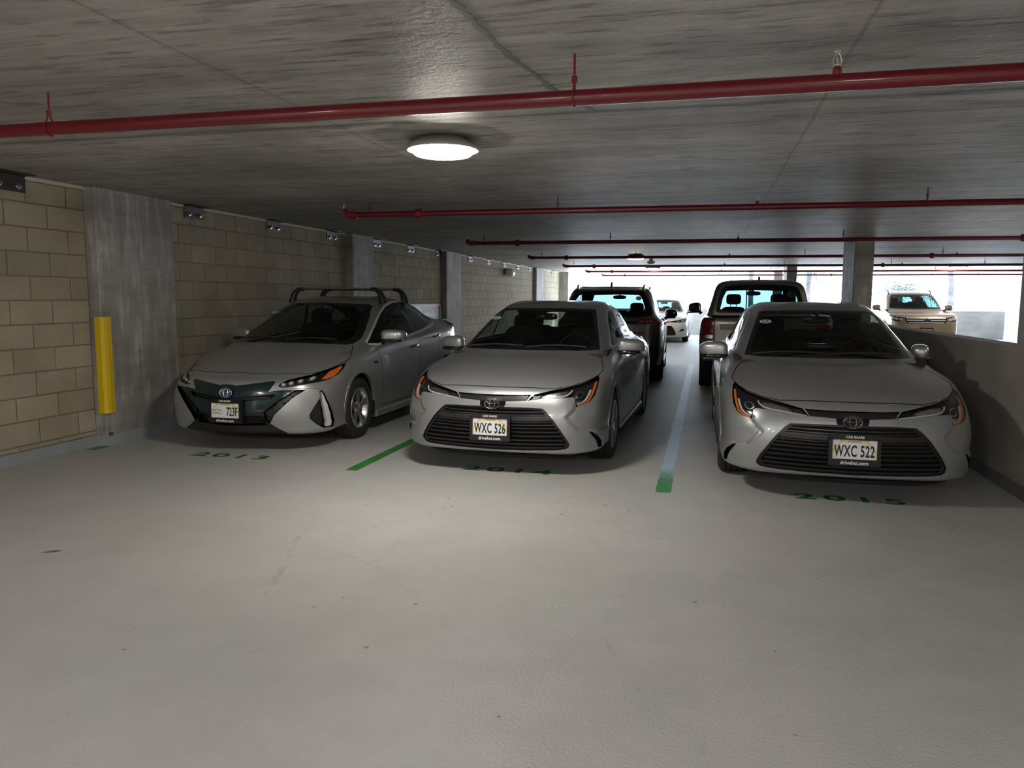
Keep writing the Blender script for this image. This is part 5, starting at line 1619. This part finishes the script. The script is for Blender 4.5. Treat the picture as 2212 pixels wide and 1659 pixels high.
# ------------------------------------------------------------------ dark suv seen from behind
def rear_suv():
    root = empty('suv', (-1.735, 17.5, 0), -math.pi / 2 + .03, 'dark grey suv with its tail towards us behind the middle sedan', 'car')
    mb = M['graphite']
    sk, G = skin_from_rings(rows_net(SUV_ROWS), 6, 5)
    rear = lambda p, n: p[0] > 3.9 and n[0] > .15
    # rear window from the glass line up to the roof spoiler
    rw = sym([(0, 1.13), (.50, 1.13), (.72, 1.16), (.735, 1.22), (.66, 1.42), (.60, 1.52), (.52, 1.545), (0, 1.555)])
    w = sk.pick(rw, FRONT, rear)
    g = w.pick(sym([(0, 1.17), (.52, 1.17), (.60, 1.20), (.62, 1.25), (.565, 1.42), (.52, 1.49), (.45, 1.51), (0, 1.515)]), FRONT)
    w.build('window_frame', M['black_gloss'], root, .002); g.build('rear_window', M['glass_sky'], root, 0)
    b = MB()
    pr = [(4.02, 1.625), (4.24, 1.60), (4.30, 1.575), (4.26, 1.56), (4.10, 1.555)]
    b.prism(pr, lambda a, q, d: (a, d, q), -.60, .60); b.build('roof_spoiler', mb, root)
    b = MB().tube([(4.36, .0, 1.175), (4.33, -.18, 1.185), (4.315, -.38, 1.20)], .012, 6); b.build('rear_wiper', M['black'], root)
    # tail lamps, garnish
    for s in (1, -1):
        P = lambda pl: [(a * s, b) for a, b in pl]
        t = sk.pick(P([(.50, 1.035), (.78, 1.02), (.93, .96), (.935, .99), (.90, 1.06), (.86, 1.09), (.50, 1.11)]), FRONT, lambda p, n: p[0] > 3.9)
        o = t.build('tail_lamp', M['red'], root, .008, -.02)
        for k in range(4):
            c = t.pick(P([(.53 + k * .055, 1.05), (.57 + k * .055, 1.05), (.57 + k * .055, 1.075), (.53 + k * .055, 1.075)]), FRONT, None, remove=False)
            if c.F: c.build('lamp_element', M['reflector'], o, .010)
        panel(sk, root, 'rear_reflector', P([(.62, .50), (.80, .50), (.80, .525), (.62, .525)]), FRONT, rear, M['red'], .004)
        panel(sk, root, 'hatch_seam', P(strip([(.79, 1.02), (.775, .9), (.76, .72), (.70, .68)], .008)), FRONT, rear, M['void'], .001)
    panel(sk, root, 'chrome_garnish', sym([(0, 1.04), (.50, 1.035), (.50, 1.06), (0, 1.065)]), FRONT, rear, M['black_gloss'], .006)
    low = sym([(0, .34), (.80, .36), (.87, .45), (.84, .66), (.72, .66), (.68, .60), (0, .60)])
    panel(sk, root, 'lower_bumper', low, FRONT, lambda p, n: p[0] > 3.8 and n[0] > .05, M['black'], .004)
    emblem(root, 4.575, .93, .07, .05, .0, face=1)
    me = text_mesh('RAV4', .065, 'lettering', .002, .002, sx=1.2, spacing=1.7); me.transform(toM(Vector((0, 1, 0)), Vector((0, 0, 1)), Vector((1, 0, 0)), Vector((4.568, .50, .87)))); link('lettering', me, M['black_gloss'], root)
    plate(root, 4.578, .80, 0, '', 0, face=1, lines=False)
    # sides
    dlo = [(1.75, 1.16), (2.05, 1.38), (2.30, 1.53), (2.6, 1.565), (3.4, 1.565), (3.9, 1.53), (4.02, 1.45), (3.95, 1.24), (3.6, 1.175), (2.8, 1.15), (2.0, 1.13)]
    panes = [[(1.95, 1.16), (2.12, 1.37), (2.34, 1.505), (2.66, 1.54), (2.66, 1.17)], [(2.74, 1.175), (2.74, 1.545), (3.42, 1.54), (3.42, 1.19)], [(3.50, 1.20), (3.50, 1.535), (3.86, 1.50), (3.94, 1.43), (3.88, 1.26)]]
    for s in (1, -1):
        cn = lambda p, n: p[1] * s > .3 and abs(n[1]) > .25
        d = sk.pick(dlo, SIDE, cn)
        for pn in panes:
            q = d.pick(pn, SIDE)
            if q.F: q.build('side_window', M['glass_sky'], root, -.002)
        d.build('window_frame', M['black_gloss'], root, .001)
        sk.pick(strip(dlo + [dlo[0]], .014), SIDE, cn).build('window_trim', M['chrome'], root, .004, -.002)
        for pts in ([(1.5, .36), (1.5, .8), (1.62, 1.1)], [(2.70, .33), (2.70, 1.14)], [(3.45, .72), (3.62, .9), (3.66, 1.16)]):
            c = sk.pick(strip(pts, .008), SIDE, lambda p, n: p[1] * s > .5)
            if c.F: c.build('panel_gap', M['void'], root, -.004)
        b = MB().bevbox(1.34, 3.30, .80 if s > 0 else -.93, .93 if s > 0 else -.80, .20, .34, .02); b.build('side_cladding', M['black'], root)
        for uu in (2.58, 3.36):
            MB().tube([(uu - .09, s * .905, .99), (uu - .07, s * .94, .99), (uu + .07, s * .94, .995), (uu + .09, s * .905, .995)], .013, 8).build('door_handle', mb, root)
        # roof rails
        MB().tube([(2.15, s * .60, 1.60), (2.25, s * .60, 1.675), (3.8, s * .58, 1.68), (4.0, s * .57, 1.66), (4.08, s * .565, 1.60)], .018, 10).build('roof_rail', M['alloy'], root)
    arch(root, sk, .94, .36, .41, mb, lip_mat=M['black'], lip=.055); arch(root, sk, 3.63, .36, .41, mb, lip_mat=M['black'], lip=.055)
    wc = lambda p, n: p[0] < 2.3 and n[0] < -.15 and p[2] > 1.0
    glass_pick(root, sk, sym([(0, 1.10), (.68, 1.12), (.62, 1.35), (.54, 1.54), (0, 1.56)]), FRONT, wc, .04, 'glass_sky', 'windshield')
    sk.build('body', mb, root)
    sk.where(lambda p, n: p[2] > 1.12 and 1.5 < p[0] < 4.25).build('headliner', M['liner_dark'], root, -.03, flip=True)
    b = MB(); b.box(1.2, 4.3, -.80, .80, .32, .36)
    for s in (1, -1): b.box(1.3, 4.2, min(s * .76, s * .80), max(s * .76, s * .80), .3, 1.12)
    b.box(4.2, 4.24, -.76, .76, .3, 1.12); b.build('cabin_tub', M['liner_dark'], root)
    underbody(root, G, z=.27)
    seats(root, rows=((2.1, .38),), z0=.38, zt=1.27, rear=3.15, dash_u=1.62, dash_z=1.08, halfw=.74, su=1.8)
    b = MB().add(*sup(1.95, 0, 1.47, .02, .13, .04, .6), True); b.tube([(1.93, 0, 1.48), (1.93, 0, 1.56)], .014, 6); b.build('rear_view_mirror', M['black_gloss'], root)
    mirror_pod(root, 1.68, 1.02, 1.15, M['black_gloss'], .15, .12, .095)
    for u in (.94, 3.63):
        for s in (1, -1): wheel(root, u, s * .915, s, .355, .22, .225, 'five', 'alloy_dark')
    b = MB().prism([(3.62, 1.66), (3.86, 1.645), (3.80, 1.735)], lambda a, q, d: (a, d, q), -.02, .02); b.build('antenna_fin', mb, root)
    disc_sticker(root, (4.245, .50, 1.45), (0, 1, 0), (-.45, 0, 1), .05, .038)
rear_suv()

# ------------------------------------------------------------------ pickup seen from behind
def rear_pickup():
    root = empty('pickup_truck', (.865, 17.3, 0), -math.pi / 2, 'grey brown pickup truck, tailgate towards us, behind the right-hand sedan', 'car')
    mb = M['greige']
    fw = FW.copy(); fw[11:14] = (1.0, .97, .55); fu = FU.copy(); fu[12:14] = (.985, .999)
    rows = [(.15, 5.2, .85, .35, .40, .45, .50), (.05, 5.25, .90, .42, .45, .5, .55), (0, 5.27, .925, .5, .52, .56, .62), (0, 5.27, .93, .62, .65, .68, .72), (.02, 5.27, .935, .75, .8, .82, .84), (.05, 5.27, .93, .88, .92, .96, .96),
            (.1, 5.27, .92, .98, 1.02, 1.06, 1.06), (.2, 5.265, .905, 1.04, 1.08, 1.13, 1.12), (.4, 5.25, .885, 1.07, 1.12, 1.165, 1.155), (.5, 5.2, .85, 1.08, 1.13, 1.172, 1.165), (1.2, 4.9, .6, 1.10, 1.13, 1.172, 1.165), (1.8, 4.5, .3, 1.1, 1.13, 1.172, 1.165), (2.2, 4.2, 0, 1.1, 1.13, 1.17, 1.165)]
    sk, G = skin_from_rings(rows_net(rows, fu, fw), 6, 5)
    bed = sk.pick([(3.95, -.76), (5.17, -.76), (5.17, .76), (3.95, .76)], TOP, lambda p, n: p[2] > 1.05)
    bed.build('bed_liner', M['black'], root, -.45, 0)
    rear = lambda p, n: p[0] > 4.9 and n[0] > .1
    for s in (1, -1):
        P = lambda pl: [(a * s, b) for a, b in pl]
        t = sk.pick(P([(.735, .83), (.90, .83), (.905, 1.0), (.895, 1.12), (.86, 1.15), (.735, 1.15)]), FRONT, lambda p, n: p[0] > 4.7)
        o = t.build('tail_lamp', M['red'], root, .012, -.02)
        c = t.pick(P([(.745, .85), (.86, .85), (.86, .905), (.745, .905)]), FRONT, None, remove=False)
        if c.F: c.build('reversing_lens', M['reflector'], o, .014)
        panel(sk, root, 'tailgate_gap', P(strip([(.725, 1.17), (.725, .70)], .012)), FRONT, rear, M['void'], .001)
    panel(sk, root, 'tailgate', sym([(0, .71), (.715, .71), (.715, 1.15), (0, 1.155)]), FRONT, rear, mb, .002, -.01)
    b = MB().bevbox(5.262, 5.285, -.64, .64, .985, 1.07, .006); b.build('tailgate_ridge', mb, root)
    b = MB().bevbox(5.27, 5.30, -.13, .13, 1.00, 1.09, .008); b.build('tailgate_handle', M['black'], root)
    b = MB().bevbox(5.20, 5.39, -.90, .90, .52, .70, .03); b.build('rear_bumper', mb, root)
    plate(root, 5.402, .62, 0, '', 0, face=1, lines=False)
    arch(root, sk, .95, .40, .46, mb, lip_mat=M['black'], lip=.05); arch(root, sk, 4.18, .40, .46, mb, lip_mat=M['black'], lip=.05)
    sk.build('body', mb, root)
    # cab
    cr = [(1.15, 3.86, .885, 1.0, 1.0, 1.0, 1.0), (1.17, 3.86, .875, 1.08, 1.08, 1.10, 1.12), (1.22, 3.85, .85, 1.14, 1.15, 1.18, 1.17), (1.35, 3.84, .82, 1.22, 1.24, 1.26, 1.26), (1.62, 3.81, .76, 1.45, 1.46, 1.47, 1.47), (1.90, 3.77, .70, 1.66, 1.665, 1.66, 1.66), (1.98, 3.73, .66, 1.715, 1.715, 1.71, 1.705),
          (2.1, 3.62, .56, 1.755, 1.76, 1.752, 1.745), (2.3, 3.4, .3, 1.778, 1.785, 1.778, 1.77), (2.5, 3.2, 0, 1.785, 1.79, 1.785, 1.78)]
    ck, G2 = skin_from_rings(rows_net(cr, fu, fw), 6, 5)
    rw = sym([(0, 1.215), (.66, 1.215), (.70, 1.24), (.665, 1.45), (.62, 1.60), (.56, 1.655), (.40, 1.675), (0, 1.685)])
    w = ck.pick(rw, FRONT, lambda p, n: p[0] > 3.2 and n[0] > .2)
    g = w.pick(sym([(0, 1.25), (.60, 1.25), (.625, 1.28), (.59, 1.45), (.54, 1.565), (.47, 1.60), (0, 1.61)]), FRONT)
    w.build('window_frame', M['black_gloss'], root, .002); g.build('rear_window', M['glass_sky'], root)
    for s in (1, -1):
        b = MB().box(3.815, 3.835, min(s * .20, s * .22), max(s * .20, s * .22), 1.25, 1.61); b.build('slider_frame', M['black'], root)
    dlo = [(1.55, 1.24), (1.80, 1.47), (2.02, 1.63), (2.3, 1.66), (3.5, 1.65), (3.68, 1.60), (3.72, 1.28), (3.6, 1.24), (2.5, 1.22)]
    for s in (1, -1):
        cn = lambda p, n: p[1] * s > .3 and abs(n[1]) > .25
        d = ck.pick(dlo, SIDE, cn)
        for pn in ([(1.75, 1.26), (1.90, 1.46), (2.08, 1.60), (2.6, 1.625), (2.6, 1.25)], [(2.68, 1.25), (2.68, 1.625), (3.45, 1.62), (3.60, 1.57), (3.64, 1.29)]):
            q = d.pick(pn, SIDE)
            if q.F: q.build('side_window', M['glass_sky'], root, -.002)
        d.build('window_frame', M['black_gloss'], root, .001)
    glass_pick(root, ck, sym([(0, 1.17), (.68, 1.20), (.64, 1.45), (.57, 1.63), (0, 1.65)]), FRONT, lambda p, n: p[0] < 2.3 and n[0] < -.2, .04, 'glass_sky', 'windshield')
    ck.build('cab_shell', mb, root)
    ck.where(lambda p, n: p[2] > 1.22).build('headliner', M['liner_dark'], root, -.03, flip=True)
    seats(root, rows=((2.35, .38),), z0=.47, zt=1.44, rear=None, dash_u=1.85, dash_z=1.12, halfw=.74, su=2.0)
    m = MB().add(*sup(3.35, 0, .78, .25, .68, .14, .35), True); m.add(*sup(3.62, 0, 1.0, .08, .68, .2, .35), True)
    o = m.build('rear_bench', M['seat'], root)
    for s in (-1, 1): MB().add(*sup(3.60, s * .42, 1.20, .05, .12, .09, .5), True).build('headrest', M['seat'], o)
    b = MB().add(*sup(2.05, 0, 1.55, .02, .13, .04, .6), True); b.tube([(2.03, 0, 1.56), (2.03, 0, 1.66)], .014, 6); b.build('rear_view_mirror', M['black_gloss'], root)
    b = MB(); b.box(1.3, 3.75, -.80, .80, .5, .54); b.build('cabin_tub', M['liner_dark'], root)
    underbody(root, G, z=.42)
    mirror_pod(root, 1.78, 1.07, 1.28, M['black'], .15, .12, .10)
    for u in (.95, 4.18):
        for s in (1, -1): wheel(root, u, s * .93, s, .385, .22, .25, 'six')
    b = MB().prism([(3.3, 1.76), (3.56, 1.74), (3.50, 1.83)], lambda a, q, d: (a, d, q), -.02, .02); b.build('antenna_fin', mb, root)
    disc_sticker(root, (3.795, .50, 1.53), (0, 1, 0), (-.18, 0, 1), .062, .062)
rear_pickup()

# ------------------------------------------------------------------ white sedan far back
def far_sedan():
    root = empty('sedan', (-1.42, 25.75, 0), math.pi / 2, 'white sedan facing us far back, between the suv and the pickup', 'car')
    mb = M['white']
    net = remap(SEDAN, zm=([0, .75, .96, 1.345, 1.42], [0, .78, 1.0, 1.38, 1.455]))
    sk, G = skin_from_rings(net, 5, 4)
    fr = lambda p, n: p[0] < 1.0 and n[0] < -.02
    g = sk.pick(sym([(0, .56), (.34, .56), (.40, .50), (.48, .36), (.50, .27), (.46, .24), (0, .235)]), FRONT, fr); g.build('grille', M['black'], root, -.03, 0)
    for zc in (.50, .44, .38, .32, .27):
        c = g.pick(strip([(-.40, zc), (.40, zc)], .012), FRONT, None, remove=False)
        if c.F: c.build('slat', M['slat'], root, -.008, -.03)
    panel(sk, root, 'upper_grille', sym([(0, .655), (.36, .668), (.36, .70), (0, .69)]), FRONT, fr, M['black_gloss'], -.01, 0)
    emblem(root, .04, .665, .065, .045)
    for s in (1, -1):
        P = lambda pl: [(a * s, b) for a, b in pl]
        h = sk.pick(P([(.36, .665), (.60, .66), (.76, .67), (.80, .72), (.82, .78), (.81, .80), (.65, .765), (.45, .725), (.36, .70)]), FRONT, lambda p, n: p[0] < 1.0)
        o = h.build('headlight', M['smoke'], root, -.03, 0)
        for (x, z) in ((.56, .70), (.70, .72)):
            c = h.pick(P(ell(x, z, .04, .022, 12)), FRONT, None, remove=False)
            if c.F: c.build('reflector_bowl', M['reflector'], o, -.008, -.02)
        h.build('lamp_lens', M['lens'], o, .001)
        panel(sk, root, 'fog_lamp_recess', P([(.60, .36), (.74, .40), (.76, .44), (.72, .46), (.64, .44)]), FRONT, fr, M['black'], -.02, 0)
    wo = sym([(0, 1.0), (.55, 1.0), (.672, 1.005), (.618, 1.13), (.525, 1.33), (.46, 1.37), (0, 1.38)])
    w = sk.pick(wo, FRONT, lambda p, n: .9 < p[0] < 2.2 and p[2] > .95)
    gl = w.pick(sym([(0, 1.03), (.60, 1.03), (.57, 1.13), (.485, 1.32), (.44, 1.35), (0, 1.355)]), FRONT)
    w.build('windshield_border', M['black_gloss'], root, .001); gl.build('windshield', M['glass_sky'], root)
    dlo = [(1.62, 1.04), (1.95, 1.20), (2.28, 1.34), (2.8, 1.37), (3.1, 1.34), (3.5, 1.13), (3.3, 1.07), (2.2, 1.04)]
    for s in (1, -1):
        cn = lambda p, n: p[1] * s > .3 and abs(n[1]) > .25 and p[2] > .98
        d = sk.pick(dlo, SIDE, cn)
        for pn in ([(1.80, 1.06), (2.0, 1.20), (2.3, 1.32), (2.48, 1.34), (2.48, 1.06)], [(2.54, 1.07), (2.54, 1.345), (2.8, 1.35), (3.05, 1.32), (3.38, 1.13), (3.3, 1.09)]):
            q = d.pick(pn, SIDE)
            if q.F: q.build('side_window', M['glass_sky'], root, -.002)
        d.build('window_frame', M['black_gloss'], root, .001)
    glass_pick(root, sk, sym([(0, 1.09), (.48, 1.09), (.42, 1.28), (.3, 1.33), (0, 1.335)]), FRONT, lambda p, n: p[0] > 3.2 and n[0] > .1, .02, 'glass_sky')
    arch(root, sk, .935, .32, .365, mb); arch(root, sk, 3.635, .32, .365, mb)
    sk.build('body', mb, root)
    sk.where(lambda p, n: p[2] > .98 and 1.2 < p[0] < 3.9).build('headliner', M['liner_dark'], root, -.022, flip=True)
    b = MB(); b.box(1.1, 3.9, -.76, .76, .3, .32); b.box(1.1, 1.14, -.72, .72, .3, .95); b.build('cabin_tub', M['liner_dark'], root)
    underbody(root, G); seats(root, zt=1.22, dash_z=.96); mirror_pod(root, 1.62, .93, 1.03, mb)
    b = MB().add(*sup(1.95, 0, 1.29, .02, .12, .035, .6), True); b.build('rear_view_mirror', M['black_gloss'], root)
    for u in (.935, 3.635):
        for s in (1, -1): wheel(root, u, s * .872, s, .318, .205, .2, 'five')
far_sedan()

# ------------------------------------------------------------------ gold suv in the next bay
def far_suv():
    root = empty('suv', (6.36, 25.1, 0), math.pi / 2, 'sandy gold suv facing us in the next bay beyond the parapet', 'car')
    mb = M['gold']
    R_ = [(a * 1.035, b * 1.04, w * 1.03, zf, z5, z10, zr) for a, b, w, zf, z5, z10, zr in SUV_ROWS]
    net = rows_net(R_)
    net[..., 2] = np.interp(net[..., 2], [0, .5, .95, 1.1, 1.6, 1.67], [0, .5, .98, 1.14, 1.63, 1.71])
    sk, G = skin_from_rings(net, 5, 4)
    fr = lambda p, n: p[0] < 1.0 and n[0] < -.02
    gp = sym([(0, .93), (.50, .93), (.585, .915), (.56, .80), (.50, .74), (0, .735)])
    g = sk.pick(gp, FRONT, fr); g.build('grille', M['black'], root, -.04, 0)
    for zc, w_ in ((.905, .54), (.835, .53), (.765, .49)):
        c = g.pick(strip([(-w_, zc), (w_, zc)], .030), FRONT, None, remove=False)
        c.build('grille_bar', M['bright_bar'], root, .004, -.03)
    emblem(root, -.005, .84, .095, .068, .05)
    lowi = sym([(0, .40), (.42, .40), (.50, .33), (.46, .30), (0, .30)])
    panel(sk, root, 'lower_intake', lowi, FRONT, fr, M['black'], -.03, 0)
    for s in (1, -1):
        P = lambda pl: [(a * s, b) for a, b in pl]
        h = sk.pick(P([(.60, .92), (.80, .945), (.90, .985), (.93, .93), (.92, .85), (.80, .80), (.62, .80)]), FRONT, lambda p, n: p[0] < 1.1)
        o = h.build('headlight', M['smoke'], root, -.03, 0)
        for (x, z) in ((.67, .86), (.78, .88), (.87, .91)):
            c = h.pick(P(ell(x, z, .052, .045, 12)), FRONT, None, remove=False)
            if c.F: c.build('reflector_bowl', M['bright_bar'], o, -.004, -.02)
        h.build('lamp_lens', M['lens'], o, .001)
        panel(sk, root, 'fog_lamp', P(ell(.72, .42, .07, .05, 14)), FRONT, fr, M['reflector'], -.01, 0)
        MB().tube([(2.25, s * .62, 1.64), (2.35, s * .62, 1.725), (3.9, s * .60, 1.73), (4.1, s * .59, 1.65)], .02, 8).build('roof_rail', M['slat'], root)
    wo = sym([(0, 1.14), (.74, 1.17), (.70, 1.32), (.60, 1.57), (.54, 1.61), (0, 1.625)])
    w = sk.pick(wo, FRONT, lambda p, n: .9 < p[0] < 2.4 and n[0] < -.1 and p[2] > 1.1)
    gl = w.pick(sym([(0, 1.18), (.69, 1.21), (.65, 1.34), (.57, 1.54), (.52, 1.57), (0, 1.585)]), FRONT)
    w.build('windshield_border', M['black_gloss'], root, .001); gl.build('windshield', M['glass_sky'], root)
    dlo = [(1.82, 1.20), (2.15, 1.42), (2.42, 1.57), (2.7, 1.60), (3.6, 1.60), (4.1, 1.57), (4.2, 1.48), (4.12, 1.26), (3.7, 1.20), (2.8, 1.18), (2.1, 1.17)]
    for s in (1, -1):
        cn = lambda p, n: p[1] * s > .3 and abs(n[1]) > .25
        d = sk.pick(dlo, SIDE, cn)
        for pn in ([(2.0, 1.20), (2.2, 1.40), (2.45, 1.54), (2.75, 1.575), (2.75, 1.20)], [(2.83, 1.20), (2.83, 1.575), (3.5, 1.575), (3.5, 1.21)], [(3.57, 1.22), (3.57, 1.57), (4.02, 1.54), (4.1, 1.46), (4.05, 1.28)]):
            q = d.pick(pn, SIDE)
            if q.F: q.build('side_window', M['glass_sky'], root, -.002)
        d.build('window_frame', M['black_gloss'], root, .001)
    glass_pick(root, sk, sym([(0, 1.22), (.68, 1.24), (.62, 1.45), (.55, 1.55), (0, 1.57)]), FRONT, lambda p, n: p[0] > 3.9 and n[0] > .15 and p[2] > 1.15, .03, 'glass_sky')
    arch(root, sk, .97, .37, .42, mb); arch(root, sk, 3.76, .37, .42, mb)
    ho = [(.25, 0), (.26, .4), (.32, .68), (.5, .84), (.9, .87), (1.25, .83)]
    gaps = Skin([])
    gap(sk, gaps, ho, TOP, lambda p, n: p[2] > .9 and n[2] > .2, .012)
    gaps.build('panel_gap', M['void'], root, -.004)
    sk.build('body', mb, root)
    sk.where(lambda p, n: p[2] > 1.16 and 1.5 < p[0] < 4.5).build('headliner', M['liner'], root, -.03, flip=True)
    b = MB(); b.box(1.2, 4.4, -.8, .8, .34, .38)
    for s in (1, -1): b.box(1.3, 4.3, min(s * .79, s * .83), max(s * .79, s * .83), .3, 1.14)
    b.build('cabin_tub', M['liner_dark'], root)
    underbody(root, G, z=.27)
    seats(root, rows=((2.2, .38),), z0=.55, zt=1.44, rear=3.25, dash_u=1.72, dash_z=1.12, halfw=.76, su=1.9)
    mirror_pod(root, 1.80, 1.05, 1.20, mb, .15, .12, .09)
    for u in (.97, 3.76):
        for s in (1, -1): wheel(root, u, s * .93, s, .36, .22, .23, 'five')
    plate(root, -.02, .52, 0, 'SAS 892', 0, lines=False)
    return root
far_suv()

# ------------------------------------------------------------------ palms outside, beyond the open end
def palm(x, y, ztop, zbase, lean, label, seed, nf=11, fl=2.6, r0=.16):
    rg = random.Random(seed)
    root = empty('palm_tree', (x, y, zbase), 0, label, 'tree', 'palms outside the open end')
    H_ = ztop - zbase
    m = MB()
    pts = []; rr = []
    n = 26
    for i in range(n + 1):
        t = i / n
        pts.append((lean * t * t, 0, H_ * t)); rr.append(r0 * (1.15 - .35 * t) * (1.08 if i % 2 else .95))
    m.tube(pts, rr, 10, smooth=False)
    m.build('trunk', mat('palm_bark', (.05, .042, .045), .9, var=(3, .4)) if 'palm_bark' not in bpy.data.materials else bpy.data.materials['palm_bark'], root)
    gm = bpy.data.materials.get('palm_leaf') or mat('palm_leaf', (.020, .042, .026), .6)
    for k in range(nf):
        a = 2 * math.pi * k / nf + rg.uniform(-.2, .2); el = rg.uniform(.2, 1.3)
        d = Vector((math.cos(a), math.sin(a), 0))
        c = Vector((lean, 0, H_))
        q = MB(); v = []; f = []
        P_ = []
        for i in range(15):
            t = i / 14
            P_.append(c + d * (fl * t * (1 - .15 * t)) + Vector((0, 0, fl * (el * t - (.55 + el * .7) * t * t))))
        q.tube(P_, [.03 * (1 - .8 * i / 14) for i in range(15)], 5)
        sd = Vector((-d.y, d.x, 0))
        for i in range(1, 14):
            w_ = .62 * math.sin(math.pi * (i / 14) ** .7) + .12
            for s in (-1, 1):
                p = P_[i]; nx = (P_[i] - P_[i - 1]).normalized()
                tip = p + sd * s * w_ + nx * w_ * .55 + Vector((0, 0, -.22 * w_))
                b0 = p - nx * .045; b1 = p + nx * .045
                bi = len(v); v += [tuple(b0), tuple(b1), tuple(tip)]
                f += [(bi, bi + 1, bi + 2)]
        q.add(v, f)
        q.build('frond', gm, root)
    return root
palm(12.75, 45, 6.2, -9, -.6, 'palm trunk outside beyond the far parapet, right of the gold suv', 4, r0=.17)
palm(8.7, 40, 1.75, -9, .2, 'palm crown of spreading fronds just above the gold suv', 9, nf=14, fl=2.0)
palm(2.35, 42, 6.0, -9, -.2, 'slim palm trunk outside, seen over the pickup roof', 14, r0=.15)
palm(5.2, 44, 3.0, -9, .1, 'low palm outside between the concrete columns', 21, nf=10, fl=1.6)
